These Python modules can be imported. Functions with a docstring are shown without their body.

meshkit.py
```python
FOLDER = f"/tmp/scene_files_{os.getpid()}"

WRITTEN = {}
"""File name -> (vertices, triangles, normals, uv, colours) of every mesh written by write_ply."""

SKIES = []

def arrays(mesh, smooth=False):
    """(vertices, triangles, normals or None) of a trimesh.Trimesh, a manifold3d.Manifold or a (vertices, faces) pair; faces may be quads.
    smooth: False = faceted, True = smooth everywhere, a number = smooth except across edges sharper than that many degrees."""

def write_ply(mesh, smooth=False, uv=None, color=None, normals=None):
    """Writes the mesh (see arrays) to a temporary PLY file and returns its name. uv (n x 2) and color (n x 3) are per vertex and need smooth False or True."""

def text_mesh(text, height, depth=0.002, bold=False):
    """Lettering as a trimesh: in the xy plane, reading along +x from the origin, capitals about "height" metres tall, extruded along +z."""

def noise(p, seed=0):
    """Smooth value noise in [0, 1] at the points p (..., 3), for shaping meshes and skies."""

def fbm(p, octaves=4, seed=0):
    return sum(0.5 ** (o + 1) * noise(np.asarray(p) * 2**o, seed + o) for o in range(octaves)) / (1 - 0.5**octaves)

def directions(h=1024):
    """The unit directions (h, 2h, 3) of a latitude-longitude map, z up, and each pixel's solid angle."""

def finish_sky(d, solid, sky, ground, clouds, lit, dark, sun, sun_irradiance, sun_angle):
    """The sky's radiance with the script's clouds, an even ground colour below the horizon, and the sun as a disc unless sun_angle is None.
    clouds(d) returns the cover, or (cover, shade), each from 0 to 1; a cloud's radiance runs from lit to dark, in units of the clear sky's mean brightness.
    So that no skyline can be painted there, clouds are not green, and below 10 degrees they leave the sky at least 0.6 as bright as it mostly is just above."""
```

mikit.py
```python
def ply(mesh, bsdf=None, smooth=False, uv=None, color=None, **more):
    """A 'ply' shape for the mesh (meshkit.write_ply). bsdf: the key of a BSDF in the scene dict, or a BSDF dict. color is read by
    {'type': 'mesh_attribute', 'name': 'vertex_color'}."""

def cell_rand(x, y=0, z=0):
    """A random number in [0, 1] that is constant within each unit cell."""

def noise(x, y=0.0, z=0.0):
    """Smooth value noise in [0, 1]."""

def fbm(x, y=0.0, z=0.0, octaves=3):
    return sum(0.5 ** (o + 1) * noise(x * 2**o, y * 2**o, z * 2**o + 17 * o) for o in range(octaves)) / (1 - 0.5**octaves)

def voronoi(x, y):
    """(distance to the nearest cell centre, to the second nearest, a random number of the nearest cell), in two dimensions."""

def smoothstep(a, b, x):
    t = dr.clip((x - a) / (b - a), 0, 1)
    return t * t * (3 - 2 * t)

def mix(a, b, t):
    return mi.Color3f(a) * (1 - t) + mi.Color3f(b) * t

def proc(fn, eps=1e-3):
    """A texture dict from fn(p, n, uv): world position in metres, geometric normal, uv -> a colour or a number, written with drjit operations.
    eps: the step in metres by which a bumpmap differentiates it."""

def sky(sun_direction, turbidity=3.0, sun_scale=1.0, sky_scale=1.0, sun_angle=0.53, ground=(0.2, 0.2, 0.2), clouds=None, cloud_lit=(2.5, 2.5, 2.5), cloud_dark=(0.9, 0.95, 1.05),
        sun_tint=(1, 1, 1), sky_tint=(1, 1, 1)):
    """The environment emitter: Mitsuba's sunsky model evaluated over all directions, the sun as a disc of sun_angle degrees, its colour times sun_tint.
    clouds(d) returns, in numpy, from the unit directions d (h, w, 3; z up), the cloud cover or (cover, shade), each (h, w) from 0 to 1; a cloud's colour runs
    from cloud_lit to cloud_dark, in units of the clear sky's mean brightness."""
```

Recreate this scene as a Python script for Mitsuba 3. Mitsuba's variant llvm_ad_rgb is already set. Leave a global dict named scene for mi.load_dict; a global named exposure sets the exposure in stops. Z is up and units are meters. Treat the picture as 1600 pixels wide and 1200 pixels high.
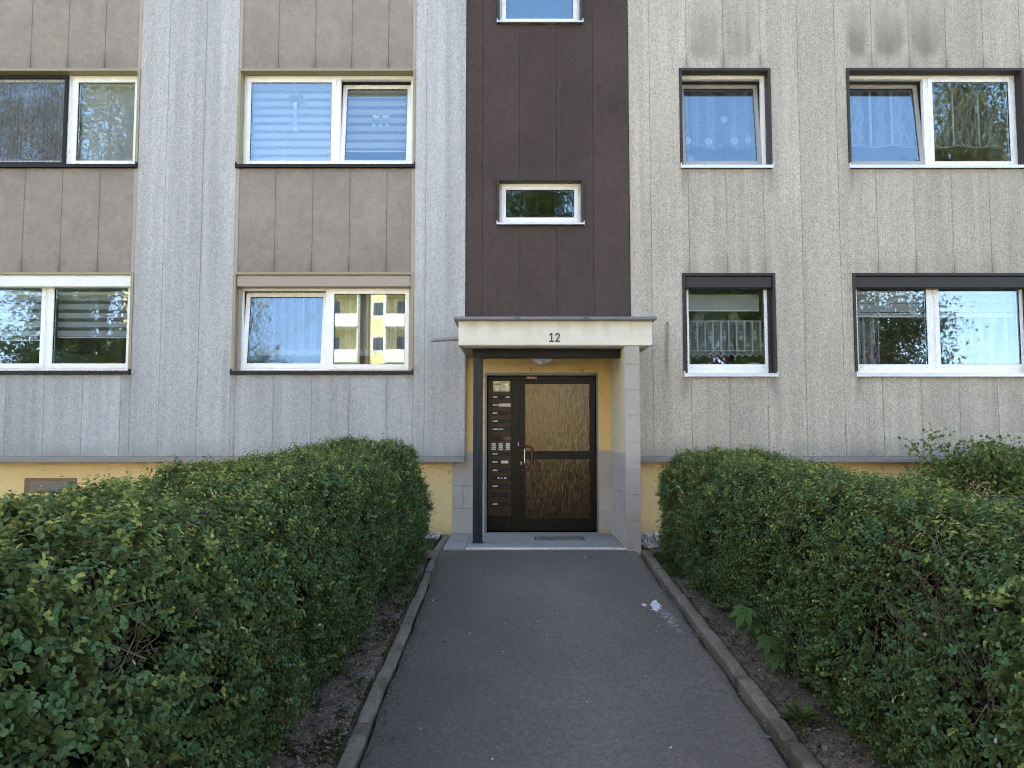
import math
import numpy as np
import trimesh
import mitsuba as mi
import drjit as dr
import mikit
import meshkit
from shapely.geometry import Polygon, box as sbox
from shapely.ops import unary_union
from shapely import affinity

T = mi.ScalarTransform4f
scene, labels = {}, {}
rng = np.random.default_rng(12)

# ------------------------------------------------------------------ camera, sky, exposure
CAM_Z = 1.357
PITCH = math.atan(75 / 1150)
scene['camera'] = {
    'type': 'perspective', 'fov': math.degrees(2 * math.atan(800 / 1150)), 'fov_axis': 'x', 'near_clip': 0.05, 'far_clip': 400.0,
    'to_world': T().look_at(origin=[0, 0, CAM_Z], target=[0, math.cos(PITCH), CAM_Z + math.sin(PITCH)], up=[0, 0, 1])}
scene['sky'] = mikit.sky((-0.35, 0.80, 1.08), turbidity=3.0, sky_tint=(1.27, 0.98, 0.80))
exposure = 4.85

D = 9.9           # the plane of the facade cladding
YW = 10.03        # the plane of the plaster plinth and the entrance wall
SLOPE = 0.077     # the path climbs towards the door


def gz(y):
    """height of the path, which is level with the porch at y = 8.65 and flattens out further from the door"""
    y = np.asarray(y, float)
    d = np.clip(8.65 - y, 0, None)
    lin = SLOPE * d
    return -0.02 - np.where(d < 5.5, lin, SLOPE * (5.5 + 1.2 * (1 - np.exp(-(d - 5.5) / 1.2))))


# ------------------------------------------------------------------ helpers
count = {}


def key_for(name, parent=None):
    k = name if parent is None else parent + '__' + name
    if k not in count:
        count[k] = 0
        return k
    count[k] += 1
    return '%s_%03d' % (k, count[k])


def put(name, mesh, bsdf, parent=None, smooth=False, color=None, label=None, cat=None, group=None, kind=None, key=None):
    k = key or key_for(name, parent)
    if isinstance(mesh, list):
        mesh = trimesh.util.concatenate(mesh)
    scene[k] = mikit.ply(mesh, bsdf, smooth=smooth, color=color)
    tag(k, label, cat, group, kind)
    return k


def tag(k, label=None, cat=None, group=None, kind=None):
    d = {}
    if label: d['label'] = label
    if cat: d['category'] = cat
    if group: d['group'] = group
    if kind: d['kind'] = kind
    if d: labels.setdefault(k, {}).update(d)
    return k


def thing(name, label, cat, group=None):
    return tag(key_for(name), label, cat, group)


def bx(x0, x1, y0, y1, z0, z1):
    m = trimesh.creation.box([x1 - x0, y1 - y0, z1 - z0])
    m.apply_translation([(x0 + x1) / 2, (y0 + y1) / 2, (z0 + z1) / 2])
    return m


def cbx(x0, x1, y0, y1, z0, z1, c=0.004):
    """box with chamfered edges"""
    pts = []
    for sx in (0, 1):
        for sy in (0, 1):
            for sz in (0, 1):
                x, y, z = (x0, x1)[sx], (y0, y1)[sy], (z0, z1)[sz]
                dx, dy, dz = c * (1 - 2 * sx), c * (1 - 2 * sy), c * (1 - 2 * sz)
                pts += [[x, y + dy, z + dz], [x + dx, y, z + dz], [x + dx, y + dy, z]]
    return trimesh.convex.convex_hull(np.array(pts))


def wallprism(poly, y0, y1):
    """the polygon given in (x, z), from y0 (front) to y1"""
    out = []
    for g in getattr(poly, 'geoms', [poly]):
        if g.is_empty or g.area < 1e-7: continue
        m = trimesh.creation.extrude_polygon(g, y1 - y0, engine='earcut')
        v = np.array(m.vertices)
        out.append(trimesh.Trimesh(np.stack([v[:, 0], y1 - v[:, 2], v[:, 1]], 1), m.faces, process=False))
    return trimesh.util.concatenate(out)


def ring(x0, x1, z0, z1, l, r, b, t):
    return sbox(x0, z0, x1, z1).difference(sbox(x0 + l, z0 + b, x1 - r, z1 - t))


def bring(x0, x1, z0, z1, l, r, b, t, y0, y1, c=0.004):
    """a frame with a small step at its front edges"""
    p = ring(x0, x1, z0, z1, l, r, b, t)
    return trimesh.util.concatenate([wallprism(p, y0 + c, y1), wallprism(p.buffer(-c, join_style=2), y0, y0 + c)])


def quad(p0, p1, p2, p3):
    return trimesh.Trimesh([p0, p1, p2, p3], [[0, 1, 2], [0, 2, 3]], process=False)


def tube(points, radii, sides=8, cap=True):
    p = np.asarray(points, float)
    r = np.broadcast_to(np.asarray(radii, float), (len(p),))
    t = np.gradient(p, axis=0)
    t /= np.linalg.norm(t, axis=1, keepdims=True) + 1e-12
    ref = np.array([0.31, 0.17, 0.93]) if abs(t[0, 2]) < 0.8 else np.array([0.93, 0.31, 0.17])
    a = np.cross(t, ref); a /= np.linalg.norm(a, axis=1, keepdims=True)
    b = np.cross(t, a)
    ang = np.arange(sides) * 2 * np.pi / sides
    v = p[:, None] + r[:, None, None] * (np.cos(ang)[None, :, None] * a[:, None] + np.sin(ang)[None, :, None] * b[:, None])
    i, j = np.meshgrid(np.arange(len(p) - 1), np.arange(sides), indexing='ij')
    q = np.stack([i * sides + j, i * sides + (j + 1) % sides, (i + 1) * sides + (j + 1) % sides, (i + 1) * sides + j], -1).reshape(-1, 4)
    f = np.vstack([q[:, [0, 1, 2]], q[:, [0, 2, 3]]])
    v = v.reshape(-1, 3)
    if cap:
        n = len(v)
        v = np.vstack([v, p[0], p[-1]])
        k = np.arange(sides)
        f = np.vstack([f, np.stack([k * 0 + n, (k + 1) % sides, k], 1), np.stack([k * 0 + n + 1, n - sides + k, n - sides + (k + 1) % sides], 1)])
    return trimesh.Trimesh(v, f, process=False)


def lathe(profile, center, sides=28):
    m = trimesh.creation.revolve(np.asarray(profile, float), sections=sides)
    m.apply_translation(center)
    return m


def unit(v):
    return v / (np.linalg.norm(v, axis=-1, keepdims=True) + 1e-12)


def leafmesh(P, A, Nn, L, W, C, curl=0.25, simple=False):
    """one folded oval leaf (4 triangles) at each point P along A with face normal Nn; returns mesh and vertex colours"""
    n = len(P)
    A = unit(A)
    S = unit(np.cross(A, Nn))
    U = np.cross(S, A)
    L = np.broadcast_to(L, (n,))[:, None]; W = np.broadcast_to(W, (n,))[:, None]
    up = 0.16 * W
    b = P
    if simple:
        V = np.stack([b, P + A * L * 0.45 + S * W * 0.5 + U * up, P + A * L - U * (curl * 0.5 * L), P + A * L * 0.45 - S * W * 0.5 + U * up], 1).reshape(-1, 3)
        o = (np.arange(n) * 4)[:, None]
        return (V, np.concatenate([o + [0, 2, 1], o + [0, 3, 2]], 1).reshape(-1, 3)), np.repeat(C, 4, axis=0)
    l1 = P + A * L * 0.30 + S * W * 0.5 + U * up
    l2 = P + A * L * 0.72 + S * W * 0.40 + U * (up - curl * 0.35 * L)
    t = P + A * L * 1.0 - U * (curl * 0.6 * L)
    r2 = P + A * L * 0.72 - S * W * 0.40 + U * (up - curl * 0.35 * L)
    r1 = P + A * L * 0.30 - S * W * 0.5 + U * up
    V = np.stack([b, l1, l2, t, r2, r1], 1).reshape(-1, 3)
    o = (np.arange(n) * 6)[:, None]
    F = np.concatenate([o + [0, 2, 1], o + [0, 3, 2], o + [0, 4, 3], o + [0, 5, 4]], 1).reshape(-1, 3)
    return (V, F), np.repeat(C, 6, axis=0)


def rand_dir(n):
    return unit(rng.normal(size=(n, 3)))


# ------------------------------------------------------------------ materials
def rgb(r, g=None, b=None):
    return {'type': 'rgb', 'value': [r, r if g is None else g, r if b is None else b]}


def plain(name, c, rough=0.6, spec=0.4, metallic=0.0, **k):
    scene['mat_' + name] = {'type': 'twosided', 'bsdf': {'type': 'principled', 'base_color': rgb(*c) if isinstance(c, tuple) else c, 'roughness': rough, 'specular': spec, 'metallic': metallic, **k}}
    return 'mat_' + name


def matte(name, fn):
    scene['mat_' + name] = {'type': 'twosided', 'bsdf': {'type': 'diffuse', 'reflectance': mikit.proc(fn) if callable(fn) else rgb(*fn)}}
    return 'mat_' + name


sst, fbm, noise = mikit.smoothstep, mikit.fbm, mikit.noise


def gauss(x, c, w):
    return dr.exp(-dr.square((x - c) / w))


def joint(x, x0, pitch):
    """distance in metres to the nearest joint"""
    u = (x - x0) / pitch
    return dr.abs(u - dr.round(u)) * pitch


def grain(p, fx=100.0, fz=62.0):
    """the fibrous crushed-stone coat: fine speckle, somewhat drawn out downwards"""
    a = noise(p.x * fx, p.z * fz, 3.0)
    b = noise(p.x * fx * 2.1, p.z * fz * 1.3, 9.0)
    s = noise(p.x * 95.0, p.z * 2.5, 1.0)
    return 0.5 * a + 0.35 * b + 0.15 * s - 0.5


WIN = {  # outer edges of each window surround in the facade: x0, x1, z0, z1
    'upper_left': (-7.58, -5.145, 4.975, 6.385), 'upper_mid': (-3.79, -1.333, 4.975, 6.385), 'lower_left': (-7.58, -5.145, 2.13, 3.53), 'lower_mid': (-3.79, -1.333, 2.13, 3.53),
    'stair': (-0.21, 0.99, 4.18, 4.84), 'stair_top': (-0.21, 0.99, 7.03, 7.69),
    'upper_small': (2.315, 3.58, 4.965, 6.39), 'upper_large': (4.63, 7.09, 4.965, 6.39), 'lower_small': (2.315, 3.58, 2.10, 3.515), 'lower_large': (4.63, 7.09, 2.10, 3.515)}


def drips(p, wins, w=0.045, drop=0.5):
    """dark run-off streaks below the ends of the sills"""
    s = mi.Float(0)
    wob = (noise(p.z * 7.0, p.x * 2.0, 4.0) - 0.5) * 0.05
    for n in wins:
        x0, x1, z0, z1 = WIN[n]
        below = sst(0.0, 0.03, z0 - p.z) * (1 - sst(0.1, drop, z0 - p.z))
        s = s + below * (gauss(p.x + wob, x0 + 0.04, w) + gauss(p.x + wob, x1 - 0.04, w) + 0.25 * sst(x0, x0 + 0.05, p.x) * (1 - sst(x1 - 0.05, x1, p.x)) * (1 - sst(0.0, 0.12, z0 - p.z)))
    return s


def soot(p, wins, x0j, pitch, h=0.35):
    """soot that gathers along the joints above the windows"""
    s = mi.Float(0)
    d = joint(p.x, x0j, pitch)
    for n in wins:
        x0, x1, z0, z1 = WIN[n]
        inx = sst(x0 - 0.06, x0 + 0.04, p.x) * (1 - sst(x1 - 0.04, x1 + 0.06, p.x))
        up = p.z - z1
        s = s + inx * sst(-0.01, 0.0, up) * (1 - sst(0.0, h, up)) * (0.2 + dr.exp(-dr.square(d / 0.05)))
    return s


def wall_left(p, n, uv):
    g = grain(p)
    big = fbm(p.x * 0.9, p.z * 0.35, 2.0) - 0.5
    streak = noise(p.x * 16.0, p.z * 0.5, 5.0) - 0.5
    pale = sst(0.52, 0.68, noise(p.x * 5.0, p.z * 0.12, 8.0)) * sst(2.0, 5.0, p.z)
    c = mikit.mix([0.322, 0.318, 0.310], [0.405, 0.400, 0.392], 0.5 + 1.2 * big + 0.8 * streak)
    c = c * (1 + 0.80 * g) * (0.965 + 0.07 * mikit.cell_rand(dr.floor((p.x + 3.731) / 0.5135), 1.0, 2.0))
    c = c * (1 + 0.13 * pale)
    dirt = (1 - sst(0.0, 0.30, p.z - 1.03)) * (0.30 + 1.0 * noise(p.x * 6.0, p.z * 4.0, 2.0)) + 0.8 * drips(p, ['lower_left', 'lower_mid'])
    
    return mikit.mix(c, [0.23, 0.225, 0.20], dr.clip(0.6 * dirt, 0, 0.75))


def wall_right(p, n, uv):
    g = grain(p, 92.0, 70.0)
    big = fbm(p.x * 0.8, p.z * 0.5, 7.0) - 0.5
    streak = noise(p.x * 14.0, p.z * 0.6, 5.0) - 0.5
    c = mikit.mix([0.358, 0.320, 0.262], [0.44, 0.396, 0.325], 0.5 + 1.1 * big + 0.9 * streak)
    c = c * (1 + 0.95 * g) * (0.965 + 0.07 * mikit.cell_rand(dr.floor((p.x - 1.903) / 0.5155), 1.0, 2.0))
    wins = ['upper_small', 'upper_large', 'lower_small', 'lower_large']
    dirt = 0.9 * drips(p, wins, 0.05, 0.42) + 0.75 * soot(p, wins, 1.903, 0.5155)
    dirt = dirt + (1 - sst(0.0, 0.30, p.z - 1.03)) * (0.15 + 0.8 * noise(p.x * 6.0, p.z * 4.0, 2.0))
    # mould that has grown in the damp fields over the two upper windows: bags between the joints, pale along the joints
    wob = fbm(p.x * 5.0, p.z * 5.0, 1.0) - 0.5
    m = mi.Float(0)
    for cx, hw, a in ((2.66, 0.23, 0.75), (3.17, 0.23, 0.55), (4.80, 0.15, 0.95), (5.25, 0.235, 0.9), (5.765, 0.235, 0.85), (6.28, 0.23, 0.16)):
        r = dr.abs(p.x - cx) / hw + 0.35 * wob
        zb = 6.47 + 0.20 * dr.power(dr.minimum(dr.abs(r), 1.2), 3.0) + 0.06 * wob
        m = m + a * sst(zb - 0.03, zb + 0.20, p.z) * (1 - sst(6.58, 7.50, p.z + 0.3 * wob)) * (1 - sst(0.45, 1.08, r))
    c = mikit.mix(c, [0.125, 0.112, 0.088], dr.clip(0.66 * m * (0.72 + 0.35 * noise(p.x * 18.0, p.z * 2.0, 3.0) + 0.9 * g), 0, 0.85))
    c = mikit.mix(c, [0.17, 0.165, 0.145], dr.clip(0.6 * dirt, 0, 0.75))
    # the algae run under the old bracket hole beside the canopy
    run = gauss(p.x + 0.03 * (noise(p.z * 6.0, 2.0, 0.0) - 0.5), 2.10, 0.032) * sst(1.75, 2.45, p.z) * (1 - sst(2.80, 2.83, p.z))
    c = mikit.mix(c, [0.19, 0.18, 0.10], dr.clip(run * 0.85, 0, 0.8))
    hole = (1 - sst(0.010, 0.018, dr.sqrt(dr.square(p.x - 2.105) + dr.square(p.z - 2.825))))
    return mikit.mix(c, [0.03, 0.03, 0.025], hole)


def spandrel(p, n, uv):
    g = 0.6 * noise(p.x * 38.0, p.z * 38.0, 3.0) + 0.4 * noise(p.x * 90.0, p.z * 80.0, 3.0) - 0.5
    big = fbm(p.x * 1.6, p.z * 1.6, 2.0) - 0.5
    blot = fbm(p.x * 9.0, p.z * 9.0, 5.0) - 0.5
    c = mikit.mix([0.24, 0.205, 0.172], [0.29, 0.25, 0.213], 0.5 + 1.3 * big + 1.1 * blot) * (1 + 0.25 * g)
    d = dr.minimum(joint(p.x, -3.243, 0.5095), joint(p.x, -5.655, 0.5155))
    d = dr.select(p.x < -4.4, joint(p.x, -5.655, 0.5155), joint(p.x, -3.243, 0.5095))
    low = dr.select(p.z > 6.0, p.z - 6.385, p.z - 3.53)
    dirt = (1 - sst(0.0, 0.30, low)) * (0.22 + 0.7 * dr.exp(-dr.square(d / 0.045))) + 0.14 * dr.exp(-dr.square(d / 0.03))
    top = sst(4.72, 4.96, p.z) * (1 - sst(5.0, 5.2, p.z))
    return mikit.mix(c, [0.13, 0.115, 0.10], dr.clip(0.6 * dirt + 0.16 * top + 0.30 * sst(0.1, 0.4, blot) * (1 - sst(0.2, 0.8, low)), 0, 0.7))


def brown(p, n, uv):
    g = 0.5 * noise(p.x * 60.0, p.z * 30.0, 3.0) + 0.5 * noise(p.x * 20.0, p.z * 14.0, 1.0) - 0.5
    big = fbm(p.x * 1.4, p.z * 1.2, 2.0) - 0.5
    c = mikit.mix([0.063, 0.047, 0.042], [0.083, 0.062, 0.054], 0.5 + 1.6 * big) * (1 + 0.30 * g) * (0.94 + 0.12 * mikit.cell_rand(dr.floor((p.x + 0.401) / 0.506), 1.0, 2.0))
    d = joint(p.x, -0.401, 0.506)
    pale = 0.5 * dr.exp(-dr.square((d - 0.03) / 0.02)) * noise(p.x * 3.0, p.z * 1.0, 4.0) + drips(p, ['stair', 'stair_top'], 0.03, 1.2) * 0.6
    pale = pale + 0.5 * sst(4.82, 4.86, p.z) * (1 - sst(4.86, 5.1, p.z)) * sst(-0.3, -0.2, p.x) * (1 - sst(1.0, 1.1, p.x))
    return mikit.mix(c, [0.066, 0.057, 0.058], dr.clip(pale, 0, 0.8))


def plaster(p, n, uv):
    g = 0.6 * noise(p.x * 45.0, p.z * 45.0, p.y * 45.0) + 0.4 * noise(p.x * 16.0, p.z * 16.0, p.y * 16.0) - 0.5
    big = fbm(p.x * 1.5, p.z * 1.5, p.y) - 0.5
    c = mikit.mix([0.60, 0.425, 0.195], [0.67, 0.485, 0.23], 0.5 + big) * (1 + 0.14 * g)
    fleck = sst(0.86, 0.92, noise(p.x * 38.0, p.z * 26.0, 6.0)) * sst(0.4, 0.6, noise(p.x * 3.0, p.z * 3.0, 16.0))
    low = 1 - sst(0.02, 0.28, p.z + 0.12 * noise(p.x * 5.0, 1.0, 0.0))
    return mikit.mix(c, [0.20, 0.15, 0.09], dr.clip(0.55 * fleck + 0.35 * low, 0, 0.8))


def render_white(p, n, uv):
    g = noise(p.x * 55.0, p.z * 55.0, p.y * 55.0) - 0.5
    big = fbm(p.x * 2.0, p.z * 3.0, p.y * 2.0) - 0.5
    c = mikit.mix([0.60, 0.555, 0.445], [0.72, 0.68, 0.565], 0.55 + 1.4 * big) * (1 + 0.10 * g)
    top = sst(2.55, 2.70, p.z + 0.05 * (noise(p.x * 9.0, 2.0, 0.0) - 0.5))
    run = sst(0.62, 0.80, noise(p.x * 13.0 + p.y * 13.0, 3.0, p.z * 0.8)) * sst(2.40, 2.68, p.z)
    c = mikit.mix(c, [0.36, 0.31, 0.21], dr.clip(0.24 * run + 0.2 * (1 - sst(2.40, 2.43, p.z)) * noise(p.x * 8.0, 1.0, 1.0), 0, 0.6))
    return mikit.mix(c, [0.46, 0.38, 0.22], 0.55 * top)


def tile_fn(p, n, uv):
    g = noise(p.x * 30.0, p.z * 30.0, p.y * 30.0) - 0.5
    v = mikit.cell_rand(dr.floor((p.x + 5) / 0.3), dr.floor((p.z + 0.0) / 0.305), 1.0) - 0.5
    b = fbm(p.x * 3.0, p.z * 3.0, p.y * 3.0) - 0.5
    return mi.Color3f(0.33, 0.295, 0.255) * (1 + 0.08 * g + 0.10 * v + 0.25 * b)


def asphalt(p, n, uv):
    a = noise(p.x * 110.0, p.y * 110.0, 1.0)
    b = noise(p.x * 55.0, p.y * 55.0, 4.0)
    big = fbm(p.x * 1.1, p.y * 0.7, 2.0) - 0.5
    c = mi.Color3f(0.098, 0.081, 0.066) * (0.74 + 0.30 * a + 0.24 * b) * (1 + 0.60 * big) * (1 + 0.10 * gauss(p.x, 0.45, 0.35))
    c = c + mi.Color3f(0.035) * sst(0.86, 0.94, a) * sst(0.3, 0.6, b)
    # brownish moss film on the left, grey dust towards the right kerb
    left = 1 - sst(-0.75, 0.25, p.x + 0.5 * (fbm(p.x * 2.0, p.y * 1.4, 8.0) - 0.5))
    c = mikit.mix(c, mi.Color3f(0.068, 0.060, 0.044) * (0.7 + 0.6 * a), 0.66 * left)
    right = sst(1.12, 1.45, p.x + 0.25 * (fbm(p.x * 3.0, p.y * 2.0, 3.0) - 0.5)) * (1 - sst(6.0, 7.5, p.y))
    c = mikit.mix(c, mi.Color3f(0.125, 0.105, 0.08) * (0.7 + 0.6 * b), 0.5 * right)
    moss = (1 - sst(0.03, 0.14, dr.sqrt(dr.square((p.x + 0.66) * 0.8) + dr.square(p.y - 4.25)) + 0.12 * (b - 0.5)))
    c = mikit.mix(c, [0.03, 0.033, 0.015], 0.6 * moss * sst(0.4, 0.6, b))
    # spilled white powder
    u = (p.x - 1.28) * 0.93 + (p.y - 6.62) * -0.05
    v = (p.y - 6.62)
    r = dr.sqrt(dr.square((p.x - 1.275 - 0.10 * v) / 0.050) + dr.square(v / 0.19))
    spk = 0.55 * noise(p.x * 75.0, p.y * 40.0, 5.0) + 0.45 * noise(p.x * 28.0, p.y * 13.0, 7.0)
    sp = sst(0.0, 0.10, spk - 0.20 - 0.42 * r * r)
    tail = (1 - sst(0.2, 1.0, dr.sqrt(dr.square((p.x - 1.32) / 0.07) + dr.square((p.y - 6.25) / 0.42)))) * 0.30 * sst(0.35, 0.8, noise(p.x * 60.0, p.y * 26.0, 3.0))
    dot = 1 - sst(0.012, 0.03, dr.sqrt(dr.square(p.x - 1.175) + dr.square((p.y - 6.66) * 0.5)))
    return mikit.mix(c, [0.58, 0.56, 0.53], dr.clip(sp * (0.55 + 0.5 * spk) + tail + dot * 0.7, 0, 0.9))


def concrete(p, n, uv):
    a = noise(p.x * 70.0, p.y * 70.0, p.z * 70.0)
    b = fbm(p.x * 5.0, p.y * 4.0, p.z * 5.0)
    c = mikit.mix([0.135, 0.110, 0.078], [0.235, 0.20, 0.152], b) * (0.72 + 0.55 * a)
    moss = sst(0.56, 0.72, fbm(p.x * 4.0, p.y * 3.0, 12.0))
    return mikit.mix(c, [0.055, 0.058, 0.03], 0.6 * moss)


def slab_fn(p, n, uv):
    a = noise(p.x * 60.0, p.y * 60.0, 2.0)
    b = fbm(p.x * 2.5, p.y * 3.0, 2.0)
    return mikit.mix([0.25, 0.235, 0.205], [0.32, 0.305, 0.27], b) * (0.88 + 0.24 * a)


def soil_fn(p, n, uv):
    a = noise(p.x * 60.0, p.y * 60.0, p.z * 60.0)
    b = fbm(p.x * 6.0, p.y * 6.0, 3.0)
    c = mikit.mix([0.075, 0.057, 0.042], [0.18, 0.142, 0.108], b) * (0.55 + 0.9 * a)
    moss = sst(0.50, 0.64, fbm(p.x * 2.6, p.y * 2.0, 21.0)) * (1 - sst(0.0, 0.4, p.x))
    c = mikit.mix(c, mi.Color3f(0.045, 0.055, 0.014) * (0.5 + a), 0.75 * moss)
    lawn = sst(6.0, 7.5, dr.sqrt(dr.square(p.x) + dr.square(p.y - 6.0)))
    return mikit.mix(c, mi.Color3f(0.05, 0.085, 0.025) * (0.6 + 0.8 * a), lawn)


M = {}
M['wall_left'] = matte('wall_left', wall_left)
M['wall_right'] = matte('wall_right', wall_right)
M['spandrel'] = matte('spandrel', spandrel)
M['brown'] = matte('brown', brown)
M['plaster'] = matte('plaster', plaster)
M['render'] = matte('render', render_white)
M['cream'] = matte('cream', lambda p, n, uv: mi.Color3f(0.56, 0.475, 0.315) * (0.93 + 0.14 * noise(p.y * 40.0, p.z * 40.0, p.x * 40.0)))
M['tile'] = plain('tile', mikit.proc(tile_fn), 0.45, 0.4)
M['concrete'] = matte('concrete', concrete)
M['slab'] = matte('slab', slab_fn)
M['soil'] = matte('soil', soil_fn)
scene['mat_asphalt'] = {'type': 'twosided', 'bsdf': {'type': 'bumpmap', 'arbitrary': {'type': 'principled', 'base_color': mikit.proc(asphalt), 'roughness': 0.75, 'specular': 0.35},
                        'tex': mikit.proc(lambda p, n, uv: 0.003 * noise(p.x * 80.0, p.y * 80.0, 1.0), eps=4e-3), 'scale': 1.0}}
M['asphalt'] = 'mat_asphalt'
M['backing'] = matte('backing', (0.10, 0.095, 0.09))
M['room'] = matte('room', (0.30, 0.27, 0.23))
M['white_pvc'] = plain('white_pvc', (0.76, 0.755, 0.72), 0.32, 0.5)
M['grey_pvc'] = plain('grey_pvc', (0.30, 0.285, 0.26), 0.35, 0.5)
M['olive_trim'] = plain('olive_trim', (0.27, 0.235, 0.145), 0.5, 0.4)
M['brown_trim'] = plain('brown_trim', (0.038, 0.031, 0.027), 0.5, 0.25)
M['beige_box'] = plain('beige_box', (0.31, 0.265, 0.215), 0.45, 0.4)
M['white_box'] = plain('white_box', (0.70, 0.69, 0.66), 0.4, 0.5)
M['dark_box'] = plain('dark_box', (0.034, 0.031, 0.031), 0.5, 0.25)
M['black_sill'] = plain('black_sill', (0.014, 0.0135, 0.0135), 0.5, 0.2)
M['alu'] = plain('alu', (0.58, 0.59, 0.60), 0.38, 0.5, metallic=0.5)
M['zinc'] = plain('zinc', (0.135, 0.14, 0.15), 0.45, 0.5, metallic=0.3)
M['zinc_dark'] = plain('zinc_dark', (0.095, 0.10, 0.11), 0.5, 0.4, metallic=0.3)
M['ledge'] = plain('ledge', (0.20, 0.185, 0.165), 0.5, 0.4)
M['post'] = plain('post', (0.012, 0.0155, 0.020), 0.45, 0.25)
M['beam'] = plain('beam', (0.008, 0.008, 0.0075), 0.5, 0.2)
M['door_frame'] = plain('door_frame', (0.0038, 0.0036, 0.0032), 0.32, 0.14)
M['bronze'] = plain('bronze', (0.024, 0.016, 0.0095), 0.36, 0.25, metallic=0.35)
M['slot'] = plain('slot', (0.008, 0.008, 0.008), 0.4, 0.2)
M['label'] = plain('label', (0.52, 0.51, 0.48), 0.5, 0.4)
M['gasket'] = plain('gasket', (0.012, 0.012, 0.012), 0.6, 0.3)
M['red'] = plain('red', (0.085, 0.008, 0.014), 0.25, 0.4, clearcoat=0.4)
M['red_sticker'] = plain('red_sticker', (0.42, 0.12, 0.10), 0.5, 0.4)
M['steel'] = plain('steel', (0.55, 0.54, 0.52), 0.3, 0.5, metallic=0.9)
M['grate'] = plain('grate', (0.20, 0.20, 0.20), 0.45, 0.5, metallic=0.6)
M['opal'] = plain('opal', (0.70, 0.72, 0.74), 0.25, 0.5)
M['numeral'] = plain('numeral', (0.02, 0.02, 0.022), 0.4, 0.5)
M['pipe'] = plain('pipe', (0.21, 0.20, 0.205), 0.4, 0.5)
M['screen'] = plain('screen', (0.13, 0.13, 0.135), 0.6, 0.3)
M['terracotta'] = plain('terracotta', (0.30, 0.10, 0.055), 0.6, 0.3)
M['ceramic'] = plain('ceramic', (0.62, 0.60, 0.55), 0.25, 0.5)
M['vent_frame'] = plain('vent_frame', (0.17, 0.115, 0.065), 0.7, 0.2)
M['pebble'] = plain('pebble', {'type': 'mesh_attribute', 'name': 'vertex_color'}, 0.7, 0.3)
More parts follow.
